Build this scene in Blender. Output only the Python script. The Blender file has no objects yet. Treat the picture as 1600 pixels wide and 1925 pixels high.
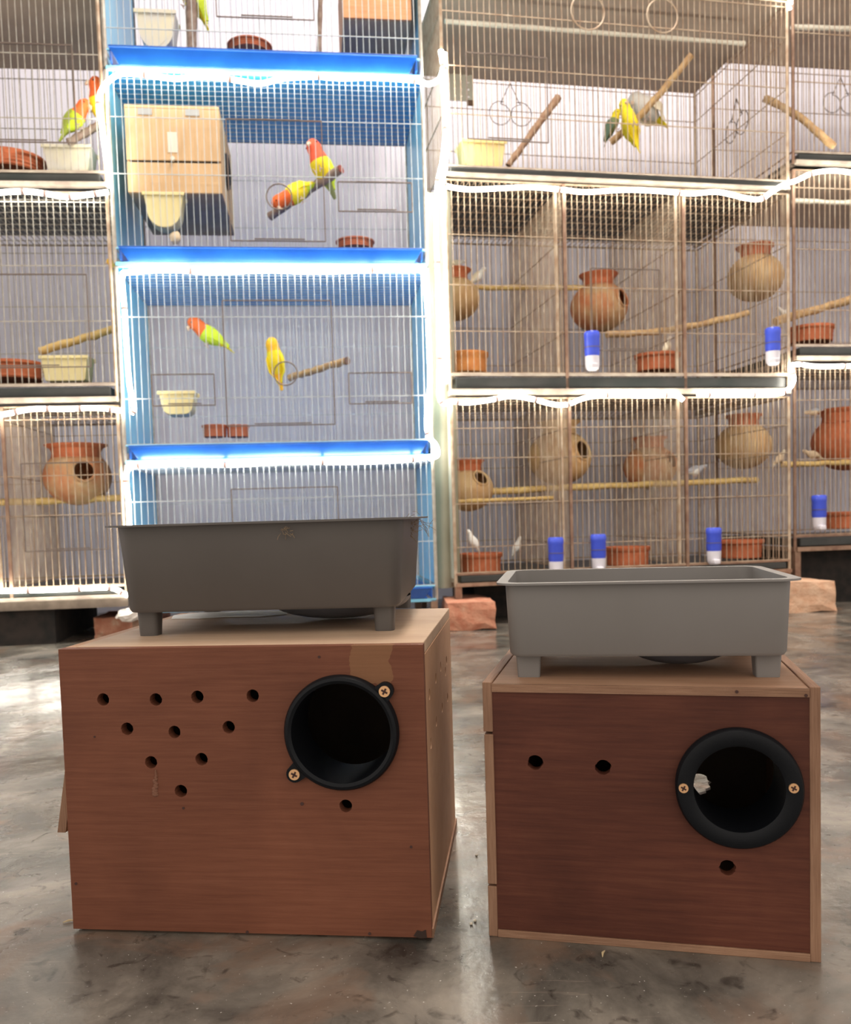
import bpy, bmesh, math, random
from math import sin, cos, pi, radians
from mathutils import Vector, Matrix
from mathutils.geometry import tessellate_polygon

S = bpy.context.scene
COL = S.collection
random.seed(7)

# ---------------------------------------------------------------- camera
F_PX, CX, CY = 1631.0, 800.0, 1064.8
PITCH, ROLL, CAM_H = 0.0588, 0.0294, 0.27
fwd = Vector((0, cos(PITCH), -sin(PITCH)))
upv = Vector((0, sin(PITCH), cos(PITCH)))
rgt = Vector((1, 0, 0))
cr = rgt * cos(ROLL) - upv * sin(ROLL)
cu = rgt * sin(ROLL) + upv * cos(ROLL)
cd = bpy.data.cameras.new('camera')
cam = bpy.data.objects.new('camera', cd)
COL.objects.link(cam)
cam.matrix_world = Matrix(((cr.x, cu.x, -fwd.x, 0), (cr.y, cu.y, -fwd.y, 0), (cr.z, cu.z, -fwd.z, CAM_H), (0, 0, 0, 1)))
cd.sensor_fit = 'HORIZONTAL'
cd.sensor_width = 36
cd.lens = 36 * F_PX / 1600
cd.shift_y = (CY - 962.5) / 1600
cd.clip_start = 0.02
cd.dof.use_dof = True
cd.dof.focus_distance = 0.6
cd.dof.aperture_fstop = 20
S.camera = cam

# ---------------------------------------------------------------- light
w = bpy.data.worlds.new('world')
S.world = w
w.use_nodes = True
w.node_tree.nodes['Background'].inputs[0].default_value = (1.0, 0.90, 0.80, 1)
w.node_tree.nodes['Background'].inputs[1].default_value = 1.45
LED_POWER = 30.0


def area(name, loc, target, size, power, color, sy=None):
    l = bpy.data.lights.new(name, 'AREA')
    l.energy = power
    l.color = color
    l.size = size
    if sy:
        l.shape = 'RECTANGLE'
        l.size_y = sy
    o = bpy.data.objects.new(name, l)
    COL.objects.link(o)
    o.location = loc
    o.rotation_euler = (Vector(target) - Vector(loc)).to_track_quat('-Z', 'Y').to_euler()
    return o


area('ceiling_lamp', (0.35, 1.45, 2.75), (0.3, 1.45, 0), 1.3, 62, (1.0, 0.90, 0.80), 0.25)
area('cage_fill_light', (0.25, 0.75, 2.80), (0.25, 2.4, 0.3), 1.7, 8, (1.0, 0.93, 0.86), 0.08)  # added fill light, unseen, aimed to brighten the cage interiors
S.view_settings.view_transform = 'Standard'
S.view_settings.look = 'None'
S.view_settings.gamma = 1
S.view_settings.exposure = 0.0
S.view_settings.use_curve_mapping = False


# ---------------------------------------------------------------- pixel rays
def ray(px, py):
    x, y = (px - CX) / F_PX, (py - CY) / F_PX
    return (fwd + cr * x - cu * y)


CO = Vector((0, 0, CAM_H))


def at_y(px, py, Y):
    d = ray(px, py)
    return CO + d * (Y / d.y)


def at_z(px, py, z):
    d = ray(px, py)
    return CO + d * ((z - CAM_H) / d.z)


class Frame:
    """upright local frame: x along the front, y into depth, z up"""

    def __init__(s, ox, oy, yaw, z0=0.0):
        s.o = Vector((ox, oy, z0))
        s.yaw = yaw
        s.ex = Vector((cos(yaw), sin(yaw), 0))
        s.ey = Vector((-sin(yaw), cos(yaw), 0))

    def front(s, px, py, v=0.0):
        d = ray(px, py)
        t = ((s.o + s.ey * v - CO).dot(s.ey)) / d.dot(s.ey)
        p = CO + d * t
        q = p - s.o
        return Vector((q.dot(s.ex), v, q.z))

    def side(s, px, py, u=0.0):
        d = ray(px, py)
        t = ((s.o + s.ex * u - CO).dot(s.ex)) / d.dot(s.ex)
        q = CO + d * t - s.o
        return Vector((u, q.dot(s.ey), q.z))

    def world(s, p):
        return s.o + s.ex * p[0] + s.ey * p[1] + Vector((0, 0, p[2]))

    def w(s, px, py, v=0.0):
        return s.world(s.front(px, py, v))


# ---------------------------------------------------------------- materials
MATS = {}


def mat(name, c1, c2=None, rough=0.6, metal=0.0, scale=(8, 8, 8), ns=4.0, bump=0.0, bscale=None, spec=0.5,
        emis=0.0, trans=0.0, lo=0.35, hi=0.65, c3=None, coat=0.0, sss=0.0, alpha=1.0, detail=6):
    if name in MATS:
        return MATS[name]
    m = bpy.data.materials.new(name)
    m.use_nodes = True
    N, L = m.node_tree.nodes, m.node_tree.links
    b = N['Principled BSDF']
    b.inputs['Base Color'].default_value = (*c1, 1)
    b.inputs['Roughness'].default_value = rough
    b.inputs['Metallic'].default_value = metal
    b.inputs['Specular IOR Level'].default_value = spec
    b.inputs['Transmission Weight'].default_value = trans
    b.inputs['Coat Weight'].default_value = coat
    b.inputs['Alpha'].default_value = alpha
    if sss:
        b.inputs['Subsurface Weight'].default_value = sss
        b.inputs['Subsurface Radius'].default_value = (0.02, 0.02, 0.015)
    if emis:
        b.inputs['Emission Color'].default_value = (*c1, 1)
        b.inputs['Emission Strength'].default_value = emis
    tc = N.new('ShaderNodeTexCoord')
    mp = N.new('ShaderNodeMapping')
    mp.inputs['Scale'].default_value = scale
    L.new(tc.outputs['Object'], mp.inputs[0])
    if c2:
        n = N.new('ShaderNodeTexNoise')
        n.inputs['Scale'].default_value = ns
        n.inputs['Detail'].default_value = detail
        L.new(mp.outputs[0], n.inputs['Vector'])
        r = N.new('ShaderNodeValToRGB')
        r.color_ramp.elements[0].position = lo
        r.color_ramp.elements[0].color = (*c1, 1)
        r.color_ramp.elements[1].position = hi
        r.color_ramp.elements[1].color = (*c2, 1)
        if c3:
            e = r.color_ramp.elements.new(min(.95, hi + .12))
            e.color = (*c3, 1)
        L.new(n.outputs[0], r.inputs[0])
        L.new(r.outputs[0], b.inputs['Base Color'])
    if bump:
        n2 = N.new('ShaderNodeTexNoise')
        n2.inputs['Scale'].default_value = bscale or ns * 4
        n2.inputs['Detail'].default_value = 6
        L.new(mp.outputs[0], n2.inputs['Vector'])
        bp = N.new('ShaderNodeBump')
        bp.inputs['Strength'].default_value = bump
        bp.inputs['Distance'].default_value = 0.003
        L.new(n2.outputs[0], bp.inputs['Height'])
        L.new(bp.outputs[0], b.inputs['Normal'])
    MATS[name] = m
    return m


def wood(name, base, dark, light, grain=(3, 40, 120), patch=None, rough=0.65, bump=0.25, smear=0.5):
    """plywood veneer: fine streaks along local x plus broad stains; optional pale worn patch (x0,x1,z0,z1)"""
    m = bpy.data.materials.new(name)
    m.use_nodes = True
    N, L = m.node_tree.nodes, m.node_tree.links
    b = N['Principled BSDF']
    b.inputs['Roughness'].default_value = rough
    b.inputs['Specular IOR Level'].default_value = 0.3
    tc = N.new('ShaderNodeTexCoord')
    mp = N.new('ShaderNodeMapping')
    mp.inputs['Scale'].default_value = grain
    L.new(tc.outputs['Object'], mp.inputs[0])
    n = N.new('ShaderNodeTexNoise')
    n.inputs['Scale'].default_value = 5
    n.inputs['Detail'].default_value = 8
    n.inputs['Roughness'].default_value = 0.7
    L.new(mp.outputs[0], n.inputs['Vector'])
    r = N.new('ShaderNodeValToRGB')
    r.color_ramp.elements[0].position = 0.25
    r.color_ramp.elements[0].color = (*dark, 1)
    r.color_ramp.elements[1].position = 0.75
    r.color_ramp.elements[1].color = (*light, 1)
    e = r.color_ramp.elements.new(0.5)
    e.color = (*base, 1)
    L.new(n.outputs[0], r.inputs[0])
    n2 = N.new('ShaderNodeTexNoise')
    n2.inputs['Scale'].default_value = 11
    n2.inputs['Detail'].default_value = 5
    n2.inputs['Distortion'].default_value = 0.6
    L.new(tc.outputs['Object'], n2.inputs['Vector'])
    r2 = N.new('ShaderNodeValToRGB')
    r2.color_ramp.elements[0].position = 0.3
    r2.color_ramp.elements[0].color = (1 - smear * .55, 1 - smear * .6, 1 - smear * .6, 1)
    r2.color_ramp.elements[1].position = 0.68
    r2.color_ramp.elements[1].color = (1 + smear * .25, 1 + smear * .3, 1 + smear * .3, 1)
    L.new(n2.outputs[0], r2.inputs[0])
    mx = N.new('ShaderNodeMix')
    mx.data_type = 'RGBA'
    mx.blend_type = 'MULTIPLY'
    mx.inputs[0].default_value = 1
    L.new(r.outputs[0], mx.inputs[6])
    L.new(r2.outputs[0], mx.inputs[7])
    out = mx.outputs[2]
    if patch:
        x0, x1, z0, z1, pc = patch
        sp = N.new('ShaderNodeSeparateXYZ')
        nd = N.new('ShaderNodeTexNoise')
        nd.inputs['Scale'].default_value = 120
        L.new(tc.outputs['Object'], nd.inputs['Vector'])
        va = N.new('ShaderNodeVectorMath')
        va.operation = 'MULTIPLY_ADD'
        va.inputs[1].default_value = (.012, .012, .012)
        L.new(nd.outputs[1], va.inputs[0])
        L.new(tc.outputs['Object'], va.inputs[2])
        L.new(va.outputs[0], sp.inputs[0])
        acc = None
        for ax, lo_, hi_ in ((0, x0, x1), (2, z0, z1)):
            for op, val in (('GREATER_THAN', lo_), ('LESS_THAN', hi_)):
                q = N.new('ShaderNodeMath')
                q.operation = op
                L.new(sp.outputs[ax], q.inputs[0])
                q.inputs[1].default_value = val
                if acc is None:
                    acc = q
                else:
                    t = N.new('ShaderNodeMath')
                    t.operation = 'MULTIPLY'
                    L.new(acc.outputs[0], t.inputs[0])
                    L.new(q.outputs[0], t.inputs[1])
                    acc = t
        m3 = N.new('ShaderNodeMix')
        m3.data_type = 'RGBA'
        sc = N.new('ShaderNodeMath')
        sc.operation = 'MULTIPLY'
        sc.inputs[1].default_value = .55
        L.new(acc.outputs[0], sc.inputs[0])
        L.new(sc.outputs[0], m3.inputs[0])
        L.new(out, m3.inputs[6])
        m3.inputs[7].default_value = (*pc, 1)
        out = m3.outputs[2]
    L.new(out, b.inputs['Base Color'])
    bp = N.new('ShaderNodeBump')
    bp.inputs['Strength'].default_value = bump
    bp.inputs['Distance'].default_value = 0.0006
    L.new(n.outputs[0], bp.inputs['Height'])
    L.new(bp.outputs[0], b.inputs['Normal'])
    return m


# ---------------------------------------------------------------- mesh builder
class MB:
    def __init__(s):
        s.v, s.f, s.mi = [], [], []
        s.cm = 0

    def add(s, vs, fs):
        b = len(s.v)
        s.v += [Vector(p) for p in vs]
        for f in fs:
            s.f.append(tuple(i + b for i in f))
            s.mi.append(s.cm)
        return s

    def box(s, x0, x1, y0, y1, z0, z1, M=None):
        vs = [Vector((x, y, z)) for z in (z0, z1) for y in (y0, y1) for x in (x0, x1)]
        if M:
            vs = [M @ p for p in vs]
        return s.add(vs, [(0, 2, 3, 1), (4, 5, 7, 6), (0, 1, 5, 4), (2, 6, 7, 3), (0, 4, 6, 2), (1, 3, 7, 5)])

    def tube(s, pts, r, n=8, caps=True, closed=False):
        pts = [Vector(p) for p in pts]
        k = len(pts)
        rs = r if isinstance(r, (list, tuple)) else [r] * k
        rings = []
        prev = None
        for i, p in enumerate(pts):
            if closed:
                t = pts[(i + 1) % k] - pts[i - 1]
            else:
                t = pts[min(i + 1, k - 1)] - pts[max(i - 1, 0)]
            t.normalize()
            if prev is None:
                a = Vector((0, 0, 1)) if abs(t.z) < .9 else Vector((0, 1, 0))
                e1 = t.cross(a).normalized()
            else:
                e1 = (prev - t * prev.dot(t))
                e1.normalize()
            prev = e1
            e2 = t.cross(e1)
            rings.append([p + (e1 * cos(2 * pi * j / n + pi / n) + e2 * sin(2 * pi * j / n + pi / n)) * rs[i] for j in range(n)])
        vs = [q for rg in rings for q in rg]
        fs = []
        for i in range(k if closed else k - 1):
            a, c = i * n, ((i + 1) % k) * n
            for j in range(n):
                fs.append((a + j, a + (j + 1) % n, c + (j + 1) % n, c + j))
        if caps and not closed:
            fs.append(tuple(range(n))[::-1])
            fs.append(tuple((k - 1) * n + j for j in range(n)))
        return s.add(vs, fs)

    def bar(s, a, b, r, n=4):
        return s.tube([a, b], r, n, caps=False)

    def lathe(s, prof, n=32, M=None, capb=True, capt=False, sx=1.0, sy=1.0):
        vs = []
        for r, z in prof:
            for j in range(n):
                p = Vector((r * cos(2 * pi * j / n) * sx, r * sin(2 * pi * j / n) * sy, z))
                vs.append(M @ p if M else p)
        fs = []
        for i in range(len(prof) - 1):
            for j in range(n):
                fs.append((i * n + j, i * n + (j + 1) % n, (i + 1) * n + (j + 1) % n, (i + 1) * n + j))
        if capb:
            fs.append(tuple(range(n))[::-1])
        if capt:
            fs.append(tuple((len(prof) - 1) * n + j for j in range(n)))
        return s.add(vs, fs)

    def ball(s, c, rx, ry=None, rz=None, n=10, m=8, M=None):
        ry = ry or rx
        rz = rz or rx
        prof = [(sin(pi * i / m), -cos(pi * i / m)) for i in range(m + 1)]
        prof[0] = (0.02, -1)
        prof[-1] = (0.02, 1)
        T = Matrix.Translation(c) @ (M or Matrix()) @ Matrix.Diagonal((rx, ry, rz, 1))
        return s.lathe(prof, n, T, True, True)

    def prism(s, poly, y0, y1):
        """poly in xz, extruded along y"""
        n = len(poly)
        vs = [(x, y0, z) for x, z in poly] + [(x, y1, z) for x, z in poly]
        fs = [tuple(range(n)), tuple(range(n, 2 * n))[::-1]]
        fs += [(i, (i + 1) % n + 0, (i + 1) % n + n, i + n)[::-1] for i in range(n)]
        return s.add(vs, fs)

    def build(s, name, m, parent=None, smooth=False, bevel=0.0, loc=None, yaw=None, seg=2):
        me = bpy.data.meshes.new(name)
        me.from_pydata([tuple(p) for p in s.v], [], s.f)
        ms = m if isinstance(m, (list, tuple)) else [m]
        for q in ms:
            me.materials.append(q)
        if len(ms) > 1:
            me.polygons.foreach_set('material_index', s.mi)
        bm = bmesh.new()
        bm.from_mesh(me)
        bmesh.ops.recalc_face_normals(bm, faces=bm.faces)
        bm.to_mesh(me)
        bm.free()
        if smooth:
            me.polygons.foreach_set('use_smooth', [True] * len(me.polygons))
            me.set_sharp_from_angle(angle=radians(40))
        o = bpy.data.objects.new(name, me)
        COL.objects.link(o)
        if parent:
            o.parent = parent
        if loc is not None:
            o.location = loc
        if yaw is not None:
            o.rotation_euler.z = yaw
        if bevel:
            mo = o.modifiers.new('bevel', 'BEVEL')
            mo.width = bevel
            mo.segments = seg
            mo.limit_method = 'ANGLE'
        return o


def tag(o, label=None, cat=None, group=None, kind=None):
    if label:
        o['label'] = label
    if cat:
        o['category'] = cat
    if group:
        o['group'] = group
    if kind:
        o['kind'] = kind
    return o


def thing(name, label, cat, loc=(0, 0, 0), yaw=0.0, group=None):
    o = bpy.data.objects.new(name, None)
    o.empty_display_size = 0.02
    COL.objects.link(o)
    o.location = loc
    o.rotation_euler.z = yaw
    return tag(o, label, cat, group)


def disc(c, r, n=32):
    return [Vector((c[0] + r * cos(2 * pi * i / n), 0, c[1] + r * sin(2 * pi * i / n))) for i in range(n)]


def panel_holes(mb, x0, x1, z0, z1, y0, y1, holes, n=28, wob=0.0):
    """board in the local xz plane with round holes right through it"""
    outer = [Vector((x0, 0, z0)), Vector((x1, 0, z0)), Vector((x1, 0, z1)), Vector((x0, 0, z1))]
    loops = [outer]
    for (cx, cz, r) in holes:
        nn = 48 if r > .02 else n
        loops.append([Vector((cx + (r * (1 + (random.uniform(-wob, wob) if r < .02 else 0))) * cos(2 * pi * i / nn), 0,
                              cz + r * sin(2 * pi * i / nn))) for i in range(nn)][::-1])
    loops2 = [[Vector((p.x, p.z, 0)) for p in lp] for lp in loops]
    tri = tessellate_polygon(loops2)
    flat = [p for lp in loops for p in lp]
    k = len(flat)
    vs = [(p.x, y0, p.z) for p in flat] + [(p.x, y1, p.z) for p in flat]
    fs = [tuple(t) for t in tri] + [tuple(i + k for i in t)[::-1] for t in tri]
    b = 0
    for lp in loops:
        m_ = len(lp)
        for i in range(m_):
            fs.append((b + i, b + (i + 1) % m_, b + (i + 1) % m_ + k, b + i + k))
        b += m_
    mb.add(vs, fs)


# ================================================================ palette
M_floor = None
wire_grey = mat('wire_galvanised', (.50, .48, .43), (.36, .31, .25), rough=.4, metal=.3, scale=(30, 30, 30), ns=2)
wire_tan = mat('wire_rusty', (.52, .42, .31), (.34, .22, .14), rough=.5, metal=.25, scale=(20, 20, 20), ns=2)
wire_blue = mat('wire_pale_blue', (.60, .66, .68), (.46, .50, .52), rough=.4, metal=.2, scale=(20, 20, 20), ns=2)
steel_brown = mat('rusty_angle_steel', (.22, .12, .08), (.34, .22, .15), rough=.55, metal=.3, scale=(9, 9, 9), ns=5)
blue_panel = mat('light_blue_sheet', (.24, .66, .92), (.30, .72, .94), rough=.35, scale=(3, 3, 3), ns=4)
blue_deep = mat('deep_blue_tray_plastic', (.008, .085, .42), (.012, .12, .50), rough=.3, scale=(3, 3, 3), ns=4)
blue_ceiling = mat('mid_blue_sheet', (.03, .32, .76), (.05, .38, .82), rough=.35, scale=(3, 3, 3), ns=4)
black_tray = mat('black_tray_plastic', (.012, .016, .014), (.03, .03, .028), rough=.35, scale=(5, 5, 5), ns=3)
grey_ledge = mat('dusty_ledge_metal', (.30, .24, .20), (.42, .36, .29), rough=.6, scale=(12, 12, 12), ns=3)
brown_board = mat('brown_hardboard', (.50, .40, .32), (.58, .47, .38), rough=.8, scale=(2, 6, 6), ns=3)
cream_sheet = mat('cream_plastic_sheet', (.86, .83, .72), (.78, .74, .62), rough=.5, scale=(3, 3, 3), ns=3)
terra = mat('terracotta', (.60, .17, .07), (.48, .13, .05), rough=.75, scale=(20, 20, 20), ns=2, bump=.3)
terra_pale = mat('terracotta_limed', (.62, .20, .08), (.66, .42, .22), rough=.8, scale=(9, 9, 9), ns=2, bump=.3, c3=(.74, .60, .42))
terra_cream = mat('clay_cream', (.72, .52, .28), (.62, .36, .16), rough=.8, scale=(8, 8, 8), ns=2, bump=.3)
perch_wood = mat('perch_branch_wood', (.62, .42, .20), (.45, .27, .13), rough=.7, scale=(30, 30, 30), ns=2, bump=.4)
perch_yellow = mat('perch_dowel_yellow', (.80, .58, .22), (.66, .44, .16), rough=.6, scale=(20, 20, 20), ns=2)
perch_dark = mat('perch_dark_wood', (.20, .13, .10), (.32, .24, .19), rough=.7, scale=(30, 30, 30), ns=2, bump=.4)
feeder_mat = mat('cream_feeder_plastic', (.86, .76, .42), (.82, .70, .34), rough=.4, scale=(10, 10, 10), ns=2, sss=.1)
feeder_white = mat('milky_feeder_plastic', (.70, .67, .60), (.78, .72, .50), rough=.4, scale=(10, 10, 10), ns=2, sss=.1)
bottle_blue = mat('blue_bottle_plastic', (.05, .09, .66), (.07, .12, .74), rough=.25, scale=(4, 4, 4), ns=2)
bottle_white = mat('milky_bottle_plastic', (.70, .68, .74), rough=.3, sss=.1)
ply_nest = wood('nest_box_ply', (.74, .50, .28), (.66, .42, .22), (.80, .57, .34), (40, 3, 3), smear=.2)
ply_nest2 = wood('nest_box_orange_ply', (.72, .36, .18), (.62, .28, .13), (.78, .42, .22), (3, 30, 60), smear=.2)
under_ply = mat('nest_box_underside', (.52, .36, .22), (.58, .42, .28), rough=.8, scale=(8, 8, 8), ns=3)
metal_plate = mat('zinc_plate', (.55, .56, .56), rough=.35, metal=.7)
led_mat = mat('lit_led_rope', (1.0, .97, .86), emis=LED_POWER, rough=.5)
clip_mat = mat('rope_clip', (.80, .60, .55), rough=.4)
white_paint = mat('whitewash', (.80, .79, .82), rough=.6)
brick_mat = mat('fired_brick', (.46, .17, .10), (.56, .28, .18), rough=.9, scale=(14, 14, 14), ns=3, bump=.8, c3=(.60, .42, .30))
brick_pale = mat('pale_brick', (.56, .32, .20), (.66, .44, .30), rough=.9, scale=(14, 14, 14), ns=3, bump=.8)
straw = mat('straw', (.62, .50, .30), (.40, .28, .15), rough=.8, scale=(60, 60, 60), ns=2)


# ================================================================ setting
def floor_material():
    m = bpy.data.materials.new('polished_cement_floor')
    m.use_nodes = True
    N, L = m.node_tree.nodes, m.node_tree.links
    b = N['Principled BSDF']
    tc = N.new('ShaderNodeTexCoord')

    def noise(scale, detail, dist=0.0, vec=None, rough=.55):
        n = N.new('ShaderNodeTexNoise')
        n.inputs['Scale'].default_value = scale
        n.inputs['Detail'].default_value = detail
        n.inputs['Distortion'].default_value = dist
        n.inputs['Roughness'].default_value = rough
        L.new(vec or tc.outputs['Object'], n.inputs['Vector'])
        return n.outputs[0]

    def ramp(src, stops):
        r = N.new('ShaderNodeValToRGB')
        e = r.color_ramp.elements
        e[0].position, e[0].color = stops[0][0], (*stops[0][1], 1)
        e[1].position, e[1].color = stops[-1][0], (*stops[-1][1], 1)
        for p, c in stops[1:-1]:
            x = e.new(p)
            x.color = (*c, 1)
        L.new(src, r.inputs[0])
        return r.outputs[0]

    def mix(fac, a, c, blend='MIX'):
        x = N.new('ShaderNodeMix')
        x.data_type = 'RGBA'
        x.blend_type = blend
        if isinstance(fac, float):
            x.inputs[0].default_value = fac
        else:
            L.new(fac, x.inputs[0])
        for k, q in ((6, a), (7, c)):
            if isinstance(q, tuple):
                x.inputs[k].default_value = (*q, 1)
            else:
                L.new(q, x.inputs[k])
        return x.outputs[2]

    base = ramp(noise(10.0, 9, .5, None, .62), [(.34, (.044, .041, .036)), (.5, (.135, .122, .104)), (.68, (.280, .245, .205))])
    brown = ramp(noise(11.0, 6, .8), [(.52, (0, 0, 0)), (.66, (1, 1, 1))])
    c = mix(brown, base, (.185, .120, .084))
    c = mix(.75, base, c)
    mp = N.new('ShaderNodeMapping')
    mp.inputs['Rotation'].default_value = (0, 0, .7)
    mp.inputs['Scale'].default_value = (6, 90, 1)
    L.new(tc.outputs['Object'], mp.inputs[0])
    scr = ramp(noise(1.6, 4, .6, mp.outputs[0]), [(.64, (0, 0, 0)), (.72, (.55, .55, .55))])
    c = mix(scr, c, (.28, .23, .19))
    sp = ramp(noise(420, 2), [(.70, (0, 0, 0)), (.76, (.8, .8, .8))])
    c = mix(sp, c, (.62, .60, .56))
    dk = ramp(noise(60, 4, 1.0), [(.30, (.45, .45, .45)), (.42, (1, 1, 1))])
    c = mix(1.0, c, dk, 'MULTIPLY')
    L.new(c, b.inputs['Base Color'])
    rr = ramp(noise(7, 6, .5), [(.35, (.14, .14, .14)), (.7, (.36, .36, .36))])
    L.new(rr, b.inputs['Roughness'])
    b.inputs['Specular IOR Level'].default_value = .6
    bp = N.new('ShaderNodeBump')
    bp.inputs['Strength'].default_value = .35
    bp.inputs['Distance'].default_value = .002
    L.new(noise(45, 8), bp.inputs['Height'])
    L.new(bp.outputs[0], b.inputs['Normal'])
    return m


def struct(name, mb, m, **k):
    o = mb.build(name, m, **k)
    o['kind'] = 'structure'
    return o


wall_m = mat('lavender_plaster', (.78, .77, .87), (.82, .81, .90), rough=.75, scale=(2, 2, 2), ns=3, bump=.15)
struct('floor', MB().box(-2.6, 3.2, -1.6, 4.2, -.05, 0), floor_material())
WY = .12
struct('wall_back', MB().box(-2.2, 3.4, 0, .1, 0, 3.0), wall_m, loc=(0, 2.78, 0), yaw=WY)
struct('wall_left', MB().box(-2.3, -2.2, 1.3, 3.0, 0, 3.0), wall_m)
struct('wall_right', MB().box(2.9, 3.0, 1.3, 3.4, 0, 3.0), wall_m)
struct('ceiling', MB().box(-2.6, 3.2, -1.2, 3.4, 3.0, 3.1), mat('ceiling_plaster', (.72, .70, .66), rough=.8))

# ================================================================ cage columns
fA = Frame(-.692, 2.0, .105)
pB = at_y(208, 300, 2.0)
fB = Frame(pB.x, pB.y, .12)
pC = at_y(838, 400, 2.09)
fC = Frame(pC.x, pC.y, .187)
pD = at_y(1492, 400, 2.30)
fD = Frame(pD.x, pD.y, .16)
WB = fB.front(797, 300).x
WC = fC.front(1481, 400).x
WD = .78
WA = .90
DA, DB, DC, DD = .38, .36, .47, .42


def zf(fr, px, py, v=0.0):
    return fr.front(px, py, v).z


def vline(mb, x, y, z0, z1, r):
    mb.bar((x, y, z0), (x, y, z1), r)


def grid_xz(mb, x0, x1, y, z0, z1, step, r, horiz):
    n = max(1, round((x1 - x0) / step))
    for i in range(n + 1):
        x = x0 + (x1 - x0) * i / n
        j = random.uniform(-.0012, .0012)
        mb.bar((x + j, y, z0), (x - j, y, z1), r)
    for h in horiz:
        mb.bar((x0, y - r, z0 + (z1 - z0) * h), (x1, y - r, z0 + (z1 - z0) * h), r * 1.25)


def grid_yz(mb, x, y0, y1, z0, z1, step, r, horiz):
    n = max(1, round((y1 - y0) / step))
    for i in range(n + 1):
        y = y0 + (y1 - y0) * i / n
        mb.bar((x, y, z0), (x, y, z1), r)
    for h in horiz:
        mb.bar((x, y0, z0 + (z1 - z0) * h), (x, y1, z0 + (z1 - z0) * h), r * 1.25)


def stuff(o):
    o['kind'] = 'stuff'
    return o


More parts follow.
